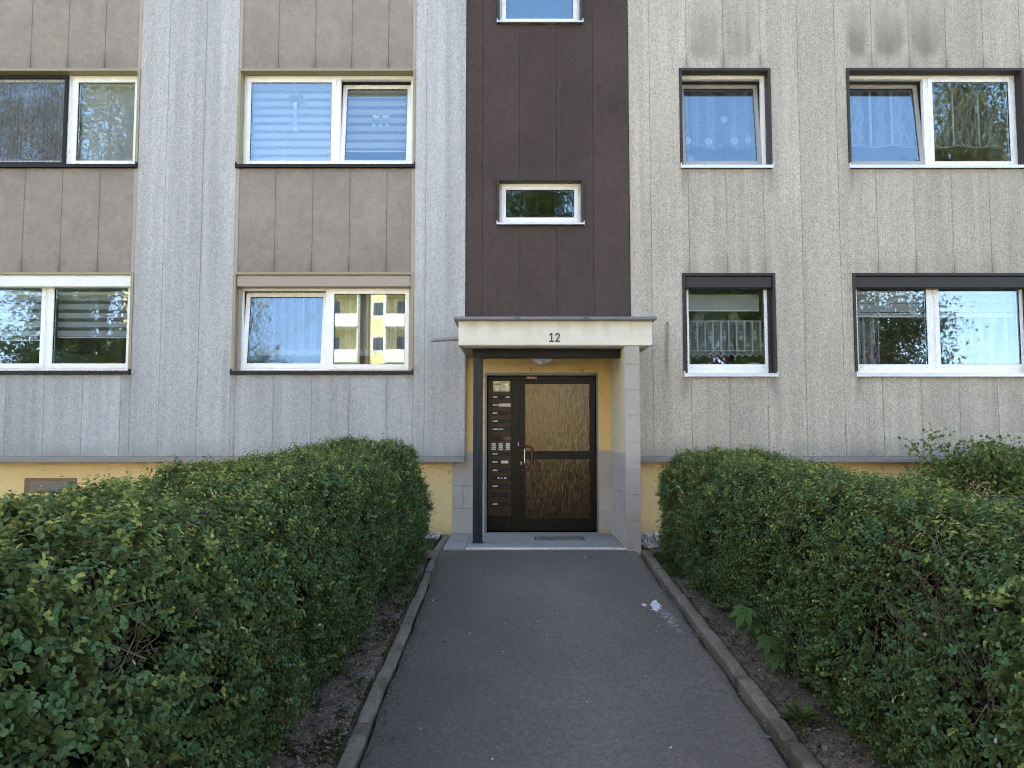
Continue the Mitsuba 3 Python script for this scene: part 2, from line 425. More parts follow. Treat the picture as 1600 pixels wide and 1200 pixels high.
M['bark'] = matte('bark', lambda p, n, uv: mi.Color3f(0.075, 0.058, 0.045) * (0.5 + noise(p.x * 60.0, p.y * 60.0, p.z * 20.0)))
M['twig'] = matte('twig', lambda p, n, uv: mi.Color3f(0.15, 0.108, 0.08) * (0.4 + 1.1 * noise(p.x * 30.0, p.y * 30.0, p.z * 30.0)))
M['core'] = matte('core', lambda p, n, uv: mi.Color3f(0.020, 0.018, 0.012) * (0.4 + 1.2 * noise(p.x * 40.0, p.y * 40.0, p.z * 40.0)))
scene['mat_leaf'] = {'type': 'principledthin', 'base_color': {'type': 'mesh_attribute', 'name': 'vertex_color'}, 'roughness': 0.40, 'diff_trans': 0.75, 'eta': 1.5}
M['leaf'] = 'mat_leaf'
scene['mat_fabric'] = {'type': 'principledthin', 'base_color': rgb(0.60, 0.61, 0.62), 'roughness': 0.9, 'diff_trans': 0.7, 'eta': 1.2}
M['fabric'] = 'mat_fabric'
scene['mat_tinted_fabric'] = {'type': 'principledthin', 'base_color': {'type': 'mesh_attribute', 'name': 'vertex_color'}, 'roughness': 0.9, 'diff_trans': 0.6, 'eta': 1.2}
M['tinted_fabric'] = 'mat_tinted_fabric'
scene['mat_pane'] = {'type': 'thindielectric', 'int_ior': 2.05, 'ext_ior': 1.0, 'specular_reflectance': rgb(0.60, 0.84, 1.0), 'specular_transmittance': rgb(0.80, 0.83, 0.84)}
M['pane'] = 'mat_pane'


def rain_glass(p, n, uv):
    a = noise(p.x * 115.0 + 1.2 * noise(p.x * 6.0, p.z * 7.0, 1.0), p.z * 11.0, 2.0)
    b = noise(p.x * 180.0, p.z * 30.0, 7.0)
    return 0.0029 * (0.75 * a + 0.25 * b)


for nm, col in (('amber_glass', (0.062, 0.047, 0.026)), ('amber_glass_dim_reflection', (0.036, 0.026, 0.014))):  # darker copy: dim reflections in the lower pane put into its colour
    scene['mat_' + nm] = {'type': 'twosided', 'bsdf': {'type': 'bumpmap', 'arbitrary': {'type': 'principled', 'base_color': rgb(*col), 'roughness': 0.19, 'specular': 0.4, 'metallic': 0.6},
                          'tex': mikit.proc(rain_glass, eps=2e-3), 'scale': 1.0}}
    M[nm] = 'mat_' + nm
scene['mat_foil'] = {'type': 'twosided', 'bsdf': {'type': 'bumpmap', 'arbitrary': {'type': 'principled', 'base_color': rgb(0.20, 0.20, 0.165), 'roughness': 0.14, 'metallic': 0.8},
                     'tex': mikit.proc(lambda p, n, uv: 0.02 * fbm(p.x * 16.0, p.z * 16.0, 2.0), eps=3e-3), 'scale': 1.0}}
M['foil'] = 'mat_foil'

# ------------------------------------------------------------------ ground, path, kerbs
def axis(parts):
    out = []
    for a, b, step in parts:
        out.append(np.arange(a, b - 1e-9, step))
    return np.unique(np.round(np.concatenate(out + [[parts[-1][1]]]), 4))


gx = axis([(-90, -12, 6), (-12, -3.2, 0.4), (-3.2, -0.75, 0.022), (-0.75, 1.35, 0.3), (1.35, 3.4, 0.022), (3.4, 12, 0.4), (12, 90, 6)])
gy = axis([(-90, -6, 6), (-6, 1.0, 0.5), (1.0, 3.2, 0.1), (3.2, 9.2, 0.026), (9.2, 10.0, 0.05), (10.0, 30, 5)])
X, Y = np.meshgrid(gx, gy, indexing='ij')
Z = gz(Y) - 0.012
rough = meshkit.fbm(np.stack([X * 5, Y * 5, X * 0 + 1], -1), 3) - 0.5
fine = meshkit.noise(np.stack([X * 28, Y * 28, X * 0 + 5], -1)) - 0.5
Z = Z + 0.045 * rough + 0.020 * fine
under = (X > -0.95) & (X < 1.63)
Z = np.where(under, Z - 0.10, Z)
nx, ny = X.shape
i, j = np.meshgrid(np.arange(nx - 1), np.arange(ny - 1), indexing='ij')
F = np.stack([i * ny + j, (i + 1) * ny + j, (i + 1) * ny + j + 1, i * ny + j + 1], -1).reshape(-1, 4)
put('ground', (np.stack([X, Y, Z], -1).reshape(-1, 3), F), M['soil'], smooth=True, kind='structure', label='bare soil and moss beside the path, lawn beyond')

py = axis([(-12, 2, 0.5), (2, 8.745, 0.05)])
px = np.linspace(0, 1, 60)
U, Y = np.meshgrid(px, py, indexing='ij')
edgeL = -0.805 + 0.018 * (meshkit.noise(np.stack([Y * 5, Y * 0, Y * 0], -1)) - 0.5) + 0.02 * (meshkit.noise(np.stack([Y * 1.3, Y * 0, Y * 0 + 4], -1)) - 0.5) - 0.05 * np.clip((Y - 7.2) / 1.3, 0, 1)
edgeR = 1.462 + 0.03 * (meshkit.noise(np.stack([Y * 4, Y * 0 + 8, Y * 0], -1)) - 0.5)
X = edgeL + (edgeR - edgeL) * U
Z = gz(Y) + 0.012 * (meshkit.fbm(np.stack([X * 1.5, Y * 1.2, X * 0], -1), 2) - 0.5)
Z = Z - 0.014 * np.clip(1 - U / 0.017, 0, 1) - 0.022 * np.clip(1 - (1 - U) / 0.017, 0, 1)
nx, ny = X.shape
i, j = np.meshgrid(np.arange(nx - 1), np.arange(ny - 1), indexing='ij')
F = np.stack([i * ny + j, (i + 1) * ny + j, (i + 1) * ny + j + 1, i * ny + j + 1], -1).reshape(-1, 4)
put('path', (np.stack([X, Y, Z], -1).reshape(-1, 3), F), M['asphalt'], smooth=True, kind='structure', label='worn dark asphalt path rising to the house door')


def paving(p, n, uv):
    a = noise(p.x * 20.0, p.y * 20.0, 1.0)
    return mi.Color3f(0.30, 0.275, 0.24) * (0.75 + 0.3 * a + 0.3 * (fbm(p.x * 0.4, p.y * 0.4, 3.0) - 0.5))


M['paving'] = matte('paving', paving)
put('added_bounce_ground', trimesh.Trimesh([[-60, -20, -0.50], [60, -20, -0.50], [60, -1.6, -0.50], [-60, -1.6, -0.50]], [[0, 1, 2], [0, 2, 3]], process=False), M['paving'], kind='structure', label='pale unseen paving added behind the viewer to bounce sunlight')  # unseen ground plane added to bounce warm sunlight onto the facade


def kerb_stone(x0, x1, ya, yb, lift, seed, tilt=0.0):
    lift = lift - 0.018
    """one edging stone with worn, chipped edges"""
    r = np.random.default_rng(seed)
    n = 16
    ys = np.linspace(ya + 0.008, yb - 0.008, n)
    prof = [(x0, -0.25), (x0, -0.014), (x0 + 0.004, -0.004), (x0 + 0.014, 0.0), ((x0 + x1) / 2, 0.002), (x1 - 0.014, 0.0), (x1 - 0.004, -0.005), (x1, -0.016), (x1, -0.25)]
    v = []
    off = r.normal(0, 0.003)
    lift = lift + r.normal(0, 0.004)
    for k, y in enumerate(ys):
        end = 0.014 * (k in (0, n - 1))
        for a, (x, z) in enumerate(prof):
            chip = r.normal(0, 0.0035) if 0 < a < 8 else 0
            chip -= 0.012 * (r.random() < 0.05) if a in (2, 6) else 0
            v.append([x + off + r.normal(0, 0.0015), y, float(gz(y)) + lift + z + chip - (end if z > -0.1 else 0) + tilt * (x - x0)])
    v = np.array(v)
    m = len(prof)
    f = []
    for k in range(n - 1):
        for a in range(m - 1):
            f.append([k * m + a, k * m + a + 1, (k + 1) * m + a + 1, (k + 1) * m + a])
    f = np.array(f)
    f = np.vstack([f[:, [0, 1, 2]], f[:, [0, 2, 3]]])
    caps = [[0, a + 1, a] for a in range(1, m - 1)] + [[(n - 1) * m, (n - 1) * m + a, (n - 1) * m + a + 1] for a in range(1, m - 1)]
    return trimesh.Trimesh(v, np.vstack([f, caps]), process=False)


kl = tag(key_for('kerb'), 'sunken concrete edging stones along the left of the path', kind='structure')
for a, b, lf in ((0.9, 1.85, .03), (1.85, 2.72, .03), (2.72, 3.58, .03), (3.58, 4.45, .032), (4.45, 5.29, .026), (5.29, 6.15, .010), (6.15, 7.0, -.006), (7.0, 7.9, -.010), (7.9, 8.75, .010), (8.75, 9.6, .018), (9.6, 10.0, .018)):
    dx = 0.06 * np.clip((a - 5.5) / 3, 0, 1) * 0 + 0.0
    put('stone', kerb_stone(-0.922 + dx, -0.826 + dx, a, b, lf - 0.010, int(a * 100)), M['concrete'], kl, smooth=40)
kr = tag(key_for('kerb'), 'raised concrete edging stones along the right of the path', kind='structure')
for a, b, lf in ((1.2, 2.25, .065), (2.25, 3.25, .062), (3.25, 4.17, .06), (4.17, 5.05, .064), (5.05, 6.0, .056), (6.0, 6.95, .05), (6.95, 7.85, .046), (7.85, 8.64, .04)):
    put('stone', kerb_stone(1.495, 1.592, a, b, lf - 0.006, int(a * 100) + 7), M['concrete'], kr, smooth=40)

# porch slab, mortar strip, small paving slabs
put('porch_slab', [cbx(-0.545, 1.34, 8.75, 10.12, -0.2, 0.0, 0.006)], M['slab'], kind='structure', label='grey terrazzo slab under the entrance canopy')
put('nosing', [cbx(-0.545, 1.338, 8.735, 8.749, -0.03, 0.004, 0.002)], M['alu'], parent='porch_slab')
v = []
mor = trimesh.creation.box([0.26, 1.35, 0.2]).subdivide().subdivide().subdivide().subdivide()
mv = np.array(mor.vertices); mv += [-0.68, 9.36, -0.105]
mv[:, 2] += np.where(mv[:, 2] > -0.02, 0.035 * (meshkit.fbm(mv * 14, 3) - 0.5), 0)
put('mortar_strip', trimesh.Trimesh(mv, mor.faces, process=False), M['slab'], kind='structure', label='rough broken mortar strip between kerb and porch slab', smooth=30)


def slab(x, y, w, d, rot, z):
    m = cbx(-w / 2, w / 2, -d / 2, d / 2, -0.05, 0, 0.008)
    m.apply_transform(trimesh.transformations.rotation_matrix(rot, [0, 0, 1]))
    m.apply_translation([x, y, float(gz(y)) + z])
    return m


put('paving_slab', slab(-1.10, 8.42, 0.42, 0.24, 0.06, 0.035), M['concrete'], label='small concrete slab in the grass at the end of the left hedge', cat='slab')
put('paving_slab', slab(2.05, 9.12, 0.5, 0.42, -0.25, 0.04), M['concrete'], label='dark concrete slab by the gravel right of the porch pillar', cat='slab')

# ------------------------------------------------------------------ the apartment building
B = thing('apartment_building', 'panel-built apartment block with pale cladding, a dark brown stair strip and a small porch', 'building')


def opening(n):
    return sbox(WIN[n][0], WIN[n][2], WIN[n][1], WIN[n][3])


OPEN = unary_union([opening(n) for n in WIN])
TOPZ = 16.0
backing = sbox(-14.0, 1.0, 14.0, TOPZ).difference(OPEN).difference(sbox(-0.632, 0.9, 1.6, 2.6))
put('wall', [wallprism(backing, D + 0.034, 10.28)], M['backing'], B)
put('core', [bx(-14.0, 14.0, 12.9, 22, -0.6, TOPZ), bx(-14.0, 14.0, D + 0.034, 22, TOPZ + 0.001, TOPZ + 0.3), bx(-14.0, -13.8, 10.281, 12.899, -0.6, TOPZ), bx(13.8, 14.0, 10.281, 12.899, -0.6, TOPZ), bx(-13.79, 13.79, 10.31, 12.899, -0.62, -0.5)], M['backing'], B)
put('plinth', [bx(-14.0, -0.55, YW, 10.30, -0.6, 0.998), bx(1.45, 14.0, YW, 10.30, -0.6, 0.998)], M['plaster'], B)
entr = sbox(-0.549, -0.1, 1.449, 2.62).difference(sbox(-0.372, -0.2, 1.175, 2.165))
put('entrance_wall', [wallprism(entr, YW, 10.30), bx(-0.632, -0.549, YW, 10.28, 0.999, 2.6)], M['plaster'], B)


def panels(x_edges, z0, z1, y, mat, gap=0.0012, cut=OPEN, th=0.026):
    for a, b in zip(x_edges[:-1], x_edges[1:]):
        s = sbox(a + gap, z0, b - gap, z1).difference(cut.buffer(0.001, join_style=2))
        for g in getattr(s, 'geoms', [s]):
            if g.area > 0.002:
                dy = rng.normal(0, 0.0007)
                put('facade_panel', [wallprism(g, y + 0.003 + dy, y + th), wallprism(g.buffer(-0.003, join_style=2), y + dy, y + 0.003 + dy)], mat, B)


Z0 = 1.035
panels([-13.99] + [-13.54 + 0.5135 * k for k in range(9)] + [-8.92, -8.42, -7.91, -7.58], Z0, TOPZ, D, M['wall_left'])
panels([-5.145, -4.755, -4.245, -3.79], Z0, TOPZ, D, M['wall_left'])
panels([-1.333, -1.183, -0.637], Z0, TOPZ, D, M['wall_left'])
panels([-7.58, -7.33, -6.815, -6.30, -5.785, -5.27, -5.145], Z0, 2.128, D, M['wall_left'])
panels([-3.79, -3.731, -3.215, -2.699, -2.194, -1.688, -1.333], Z0, 2.128, D, M['wall_left'])
for z0, z1 in ((3.532, 4.973), (6.387, TOPZ)):
    panels([-7.53, -7.202, -6.687, -6.171, -5.655, -5.195], z0, z1, D + 0.006, M['spandrel'], 0.0016)
    panels([-3.742, -3.243, -2.732, -2.225, -1.715, -1.381], z0, z1, D + 0.006, M['spandrel'], 0.0016)
    for a, b in ((-7.579, -7.531), (-5.194, -5.146), (-3.789, -3.743), (-1.380, -1.334)):
        put('edge_strip', cbx(a, b, D + 0.002, D + 0.03, z0, z1, 0.002), M['beige_box'], B)
panels([-0.62, -0.401, 0.105, 0.611, 1.117, 1.612], 2.62, TOPZ, D + 0.014, M['brown'], 0.0014)
panels([1.615, 1.903] + [1.903 + 0.5155 * k for k in range(1, 24)], Z0, TOPZ, D, M['wall_right'], 0.0014)
put('corner_profile', [cbx(-0.636, -0.6225, D - 0.004, YW - 0.002, Z0, 2.6, 0.002)], M['ledge'], B)


def ledge(x0, x1):
    prof = Polygon([(D - 0.012, 1.033), (D + 0.12, 1.033), (D + 0.12, 0.99), (D - 0.028, 0.955), (D - 0.040, 0.955), (D - 0.040, 1.0), (D - 0.030, 1.006), (D - 0.030, 1.016), (D - 0.012, 1.020)])
    m = trimesh.creation.extrude_polygon(prof, x1 - x0, engine='earcut')
    v = np.array(m.vertices)
    m = trimesh.Trimesh(np.stack([v[:, 2] + x0, v[:, 0], v[:, 1]], 1), m.faces, process=False)
    m.fix_normals()
    return m


put('drip_ledge', ledge(-14.0, -0.637), M['ledge'], B)
put('drip_ledge', ledge(1.56, 14.0), M['ledge'], B)

# cellar vent in the plinth
vent = put('cellar_vent', [bring(-6.60, -5.89, 0.535, 0.735, 0.07, 0.012, 0.02, 0.045, YW - 0.004, YW - 0.0005, 0.001), bx(-6.529, -5.903, YW - 0.0025, YW - 0.0005, 0.556, 0.689)], M['vent_frame'], B)
bars = [bx(-6.53 + k * 0.028, -6.522 + k * 0.028, YW - 0.0065, YW - 0.003, 0.557, 0.688) for k in range(1, 23)] + [bx(-6.53, -5.902, YW - 0.0095, YW - 0.007, 0.562 + k * 0.026, 0.570 + k * 0.026) for k in range(5)]
put('grille', bars, M['ledge'], vent)

# ------------------------------------------------------------------ windows
YF = D + 0.135    # front of the window frames


def room(n, depth=2.3):
    x0, x1, z0, z1 = WIN[n]
    x0 -= 0.15; x1 += 0.15; z0 -= 0.75; z1 += 0.22
    a, b = 10.285, 10.285 + depth
    q = [quad([x0, b, z0], [x1, b, z0], [x1, b, z1], [x0, b, z1]), quad([x0, a, z0], [x0, b, z0], [x0, b, z1], [x0, a, z1]), quad([x1, a, z0], [x1, a, z1], [x1, b, z1], [x1, b, z0]),
         quad([x0, a, z0], [x1, a, z0], [x1, b, z0], [x0, b, z0]), quad([x0, a, z1], [x0, b, z1], [x1, b, z1], [x1, a, z1])]
    put('room', q, M['room'], B)


def window(n, trim, sill, frame, split, sashes, shutter=None, fw=0.05, trim_w=0.036, sill_h=0.055, silldrop=0.0, lab=None, lower=0.0, fl=None, fr=None, ft=None, hide=0.105):
    """split: x of the mullion centre or None; sashes: list of (tilt, sash material, glass)"""
    x0, x1, z0, z1 = WIN[n]
    w = put('window', [wallprism(unary_union([sbox(x0 + 0.001, z0 + 0.012, x0 + trim_w, z1 - 0.001), sbox(x1 - trim_w, z0 + 0.012, x1 - 0.001, z1 - 0.001), sbox(x0 + 0.001, z1 - trim_w, x1 - 0.001, z1 - 0.001)]), D - 0.014, YF + 0.09)], M[trim], B, label=lab)
    fl, fr, ft = fl or fw, fr or fw, ft or fw
    xi0, xi1, zi0, zi1 = x0 + trim_w + 0.001, x1 - trim_w - 0.001, z0 + 0.045, z1 - trim_w - 0.001
    if shutter:
        h = 0.165
        put('shutter_box', cbx(xi0, xi1, D + 0.012, YF - 0.004, zi1 - h, zi1 - 0.001, 0.012), M[shutter], w)
        zi1 -= h - hide
        for a, b in ((xi0, xi0 + 0.042), (xi1 - 0.042, xi1)):
            put('guide_rail', cbx(a, b, YF - 0.045, YF - 0.019, zi0, zi1 - hide - 0.003, 0.003), M[shutter], w)
    put('frame', bring(xi0, xi1, zi0, zi1, fl, fr, fw + lower, ft, YF, YF + 0.07), M[frame], w)
    xs = [xi0 + fl, xi1 - fr]
    if split is not None:
        put('mullion', cbx(split - 0.036, split + 0.036, YF - 0.001, YF + 0.068, zi0 + fw + lower + 0.001, zi1 - ft - 0.001, 0.004), M[frame], w)
        xs = [xi0 + fl, split - 0.036, split + 0.036, xi1 - fr]
    for k, (tilt, smat) in enumerate(sashes):
        a, b = xs[2 * k], xs[2 * k + 1]
        lip = 0.012
        a -= lip; b += lip
        zb, zt = zi0 + fw + lower - lip, zi1 - ft + lip
        ys = YF - 0.018
        sw = 0.062
        if tilt:
            ys = YF + 0.006; a += lip + 0.002; b -= lip + 0.002; zb += lip + 0.002; zt -= lip + 0.004
        m = [bring(a, b, zb, zt, sw, sw, sw + 0.006, sw, ys, ys + 0.06)]
        g = [bring(a + sw - 0.001, b - sw + 0.001, zb + sw + 0.005, zt - sw + 0.001, 0.008, 0.008, 0.008, 0.008, ys + 0.014, ys + 0.03, 0.002)]
        gy_ = ys + 0.022
        pane = quad([a + sw + 0.004, gy_, zb + sw + 0.01], [b - sw - 0.004, gy_, zb + sw + 0.01], [b - sw - 0.004, gy_, zt - sw - 0.004], [a + sw + 0.004, gy_, zt - sw - 0.004])
        # weep-hole caps
        caps = [cbx(c - 0.014, c + 0.014, ys - 0.004, ys, zb + 0.02, zb + 0.028, 0.002) for c in (a + 0.09, b - 0.09)]
        R = trimesh.transformations.rotation_matrix(math.radians(-tilt), [1, 0, 0], [0, ys + 0.03, zb])
        for mm in m + g + [pane] + caps:
            mm.apply_transform(R)
        s = put('sash', m, M[smat], w)
        put('gasket', g, M['gasket'], w)
        put('pane', pane, M['pane'], w)
        if not tilt: put('drain_cap', caps, M['grey_pvc'], w)
    # sloping sill with upturned ends
    sp = Polygon([(D - 0.045, z0 + 0.0), (D - 0.042, z0 + sill_h * 0.8), (YF + 0.005, z0 + sill_h + 0.012), (YF + 0.005, z0 + sill_h - 0.006), (D - 0.02, z0 + sill_h * 0.5), (D - 0.03, z0)])
    m = trimesh.creation.extrude_polygon(sp, (x1 - x0) - 0.004, engine='earcut')
    v = np.array(m.vertices)
    m = trimesh.Trimesh(np.stack([v[:, 2] + x0 + 0.002, v[:, 0], v[:, 1]], 1), m.faces, process=False); m.fix_normals()
    ends = [bx(a, b, D - 0.048, D + 0.03, z0 - 0.003, z0 + sill_h + 0.018) for a, b in ((x0 + 0.0, x0 + 0.012), (x1 - 0.012, x1 - 0.0))]
    put('sill', [m] + ends, M[sill], w)
    put('inner_sill', bx(x0 - 0.02, x1 + 0.02, YF + 0.09, 10.45, z0 + 0.06, z0 + 0.09), M['white_pvc'], w)
    room(n)
    return w, (xi0 + fl, xi1 - fr, zi0 + fw + lower, zi1 - ft)


TILT = 6.5
w1, r1 = window('upper_left', 'olive_trim', 'black_sill', 'white_pvc', -6.16, [(0, 'white_pvc'), (0, 'white_pvc')])
w2, r2 = window('upper_mid', 'olive_trim', 'black_sill', 'white_pvc', -2.44, [(0, 'white_pvc'), (TILT, 'white_pvc')])
w3, r3 = window('lower_left', 'olive_trim', 'black_sill', 'white_pvc', -6.38, [(0, 'white_pvc'), (0, 'white_pvc')], shutter='white_box', lower=0.01)
w4, r4 = window('lower_mid', 'olive_trim', 'black_sill', 'white_pvc', -2.53, [(6.0, 'white_pvc'), (0, 'white_pvc')], shutter='beige_box', hide=0.025)
w5, r5 = window('stair', 'brown_trim', 'alu', 'white_pvc', None, [(0, 'white_pvc')], sill_h=0.03, fw=0.04)
w6, r6 = window('stair_top', 'brown_trim', 'alu', 'white_pvc', None, [(0, 'white_pvc')], sill_h=0.03, fw=0.04)
w7, r7 = window('upper_small', 'brown_trim', 'alu', 'white_pvc', None, [(TILT, 'grey_pvc')], fl=0.022)
w8, r8 = window('upper_large', 'brown_trim', 'alu', 'white_pvc', 5.80, [(TILT, 'grey_pvc'), (0, 'white_pvc')], fl=0.022)
w9, r9 = window('lower_small', 'brown_trim', 'alu', 'white_pvc', None, [(0, 'white_pvc')], shutter='dark_box', fl=0.024, fr=0.03, lower=0.03)
w10, r10 = window('lower_large', 'brown_trim', 'alu', 'white_pvc', 5.78, [(0, 'white_pvc'), (0, 'white_pvc')], shutter='dark_box', fl=0.024, fr=0.03, lower=0.03)
# black framed fly screen in front of the left half of the upper left window
x0, x1, z0, z1 = r1
fs = put('fly_screen', bring(x0 - 0.04, -6.20, z0 - 0.03, z1 + 0.03, 0.045, 0.045, 0.05, 0.045, YF - 0.06, YF - 0.022), M['black_sill'], w1)

# ------------------------------------------------------------------ entrance canopy, porch wall, tiles, post
can = put('canopy', [cbx(-0.645, 1.69, 8.80, D - 0.004, 2.395, 2.692, 0.006)], M['render'], B)
put('soffit', [bx(-0.60, 1.64, 8.84, YW + 0.0, 2.375, 2.3948)], M['ledge'], can)
capm = [cbx(-0.70, 1.735, 8.745, D - 0.004, 2.7005, 2.738, 0.003), bx(-0.68, 1.71, 8.77, D - 0.004, 2.6925, 2.7003)]
put('flashing_lap', [cbx(x - 0.035, x + 0.035, 8.742, 8.78, 2.6985, 2.7405, 0.002) for x in (0.07, 0.89)], M['zinc_dark'], can)
put('roof_edge', capm, M['zinc'], can)
put('beam', cbx(-0.49, 1.335, 9.06, 9.16, 2.272, 2.374, 0.004), M['beam'], can)
num = meshkit.text_mesh('12', 0.104, 0.006, bold=True)
num.apply_scale([0.80, 1, 1])
v = np.array(num.vertices)
v = np.stack([v[:, 0] - v[:, 0].min() + 0.447, 8.7985 - v[:, 2], v[:, 1] - v[:, 1].min() + 2.437], 1)
num = trimesh.Trimesh(v, num.faces, process=False); num.fix_normals()
put('house_number', num, M['numeral'], can, label='dark numerals 12 on the pale canopy front')
prof = [[0.0, 2.235]] + [[0.135 * math.sin(t), 2.345 - 0.11 * math.cos(t)] for t in np.linspace(0.1, math.pi / 2, 12)] + [[0.135, 2.362], [0.0, 2.362]]
put('lamp_globe', lathe(prof, [0.395, 9.62, 0]), M['opal'], can, smooth=50, label='round opal ceiling lamp under the canopy')
put('lamp_base', lathe([[0, 2.3625], [0.15, 2.3625], [0.15, 2.3745], [0, 2.3745]], [0.395, 9.62, 0]), M['white_pvc'], can)
put('rain_spout', [tube([[-0.60, 8.97, 2.502], [-0.80, 8.95, 2.488], [-0.985, 8.93, 2.474]], 0.024, 14)], M['pipe'], can, smooth=50)
# fluted steel post
nf = 40
ang = np.arange(nf) * 2 * np.pi / nf
sq = np.stack([np.sign(np.cos(ang)) * np.abs(np.cos(ang)) ** 0.35, np.sign(np.sin(ang)) * np.abs(np.sin(ang)) ** 0.35], 1) * 0.059
fl = 1 - 0.10 * (np.abs(np.sin(ang * 2)) < 0.30) * 1.0
poly = Polygon(sq * fl[:, None])
pm = trimesh.creation.extrude_polygon(poly, 2.271, engine='earcut'); pm.apply_translation([-0.421, 9.10, 0.001])
put('post', pm, M['post'], can)
put('post_foot', cbx(-0.50, -0.342, 9.02, 9.18, 0.0005, 0.010, 0.003), M['zinc'], can)

porch = put('porch_wall', [cbx(1.345, 1.492, 8.668, YW - 0.001, -0.25, 2.373, 0.003)], M['cream'], B)
TILE_H = 0.305
for k in range(-1, 8):
    z0, z1 = k * TILE_H + 0.002 + 0.02, (k + 1) * TILE_H - 0.002 + 0.02
    z1 = min(z1, 2.372)
    if z1 - z0 < 0.02: continue
    put('tile', cbx(1.333, 1.5035, 8.652, 8.6675, z0, z1, 0.0015), M['tile'], porch)        # front of the pillar
    if k < 4:
        ys = [8.6685, 8.97, 9.32, 9.67, YW - 0.012]
        top = min(z1, 1.105)
        if k < 0: continue
        if top - z0 < 0.02: continue
        for a, b in zip(ys[:-1], ys[1:]):
            put('tile', cbx(1.333, 1.3445, a + 0.0015, b - 0.0015, z0, top, 0.0015), M['tile'], porch)   # inner face
        put('tile', cbx(1.176, 1.3325, YW - 0.0115, YW - 0.0005, z0, top, 0.0015), M['tile'], porch)     # right of the door
        cols = [-0.808, -0.373] if k != 1 else [-0.808, -0.655, -0.373]
        for a, b in zip(cols[:-1], cols[1:]):
            put('tile', cbx(a + 0.0015, b - 0.0015, YW - 0.0115, YW - 0.0005, z0 if k else -0.02, top, 0.0015), M['tile'], porch)  # left of the door

# ------------------------------------------------------------------ door and letter boxes
YD = 10.19
dr_ = put('door', [bring(-0.371, 1.174, 0.0005, 2.164, 0.03, 0.02, 0.0, 0.035, YD - 0.07, YD + 0.05), bx(-0.005, 0.108, YD - 0.02, YD + 0.04, 0.006, 2.128), bx(-0.34, 1.153, YD - 0.018, YD + 0.042, 2.075, 2.128)], M['door_frame'], B)
leafp = unary_union([ring(0.112, 1.148, 0.012, 2.070, 0.070, 0.078, 0.165, 0.048), sbox(0.182, 0.985, 1.07, 1.095)])
put('leaf', [wallprism(leafp, YD - 0.03, YD + 0.02), bx(0.182, 1.07, YD - 0.034, YD - 0.0305, 2.026, 2.034), bx(0.182, 1.07, YD - 0.034, YD - 0.0305, 0.166, 0.173)], M['door_frame'], dr_)
put('reveal', [bx(-0.3715, -0.342, YW + 0.0, YD - 0.071, 0.001, 2.13), bx(1.154, 1.1745, YW, YD - 0.071, 0.001, 2.13), bx(-0.3715, 1.1745, YW, YD - 0.071, 2.1305, 2.1645)], M['zinc'], dr_)


def glassplate(x0, x1, z0, z1, y):
    m = trimesh.creation.box([x1 - x0, 0.008, z1 - z0]); m.apply_translation([(x0 + x1) / 2, y, (z0 + z1) / 2])
    return m


put('glass_pane', glassplate(0.175, 1.077, 1.088, 2.029, YD + 0.0), M['amber_glass'], dr_, label='amber ribbed glass, upper door pane')
put('glass_pane', glassplate(0.175, 1.077, 0.170, 0.992, YD + 0.0), M['amber_glass_dim_reflection'], dr_, label='amber ribbed glass with darker reflections put into its colour, lower door pane')
hy = YD - 0.03
arc = [[0.130, hy, 0.832], [0.134, hy - 0.075, 0.834]] + [[0.235 + 0.035 * math.sin(t), hy - 0.078, 0.870 - 0.035 * math.cos(t)] for t in np.linspace(0, math.pi / 2, 6)] + [[0.235 + 0.035 * math.cos(t), hy - 0.078, 1.125 + 0.035 * math.sin(t)] for t in np.linspace(0, math.pi / 2, 6)] + [[0.134, hy - 0.075, 1.162], [0.130, hy, 1.164]]
put('handle', tube(arc, 0.0135, 10), M['red'], dr_, smooth=60, label='dark red curved pull handle')
put('lock_plate', cbx(0.164, 0.180, hy - 0.012, hy - 0.0005, 0.93, 1.13, 0.004), M['steel'], dr_)
put('lock_cylinder', cbx(0.118, 0.133, hy - 0.012, hy - 0.0005, 0.905, 0.955, 0.004), M['label'], dr_)
put('door_knob', tube([[0.085, YD - 0.021, 1.22], [0.085, YD - 0.05, 1.215], [0.090, YD - 0.055, 1.17]], 0.009, 10), M['steel'], dr_, smooth=60)
st = put('sticker', bx(0.195, 0.345, YD - 0.0205, YD - 0.0185, 2.092, 2.124), M['red_sticker'], dr_)
put('print_line', [bx(0.205, 0.335, YD - 0.0215, YD - 0.0206, 2.112, 2.1165), bx(0.205, 0.30, YD - 0.0215, YD - 0.0206, 2.101, 2.1045)], M['label'], dr_)

mb = put('mailbox_unit', [cbx(-0.335, -0.006, YD - 0.022, YD + 0.03, 0.20, 2.073, 0.004)], M['bronze'], B)
put('kick_panel', cbx(-0.335, -0.006, YD - 0.018, YD + 0.03, 0.008, 0.198, 0.003), M['door_frame'], mb)
ym = YD - 0.0225


def zx(v):   # heights measured down the column of letter slots
    return (1015 - v) / 3.7486 * 0.00886


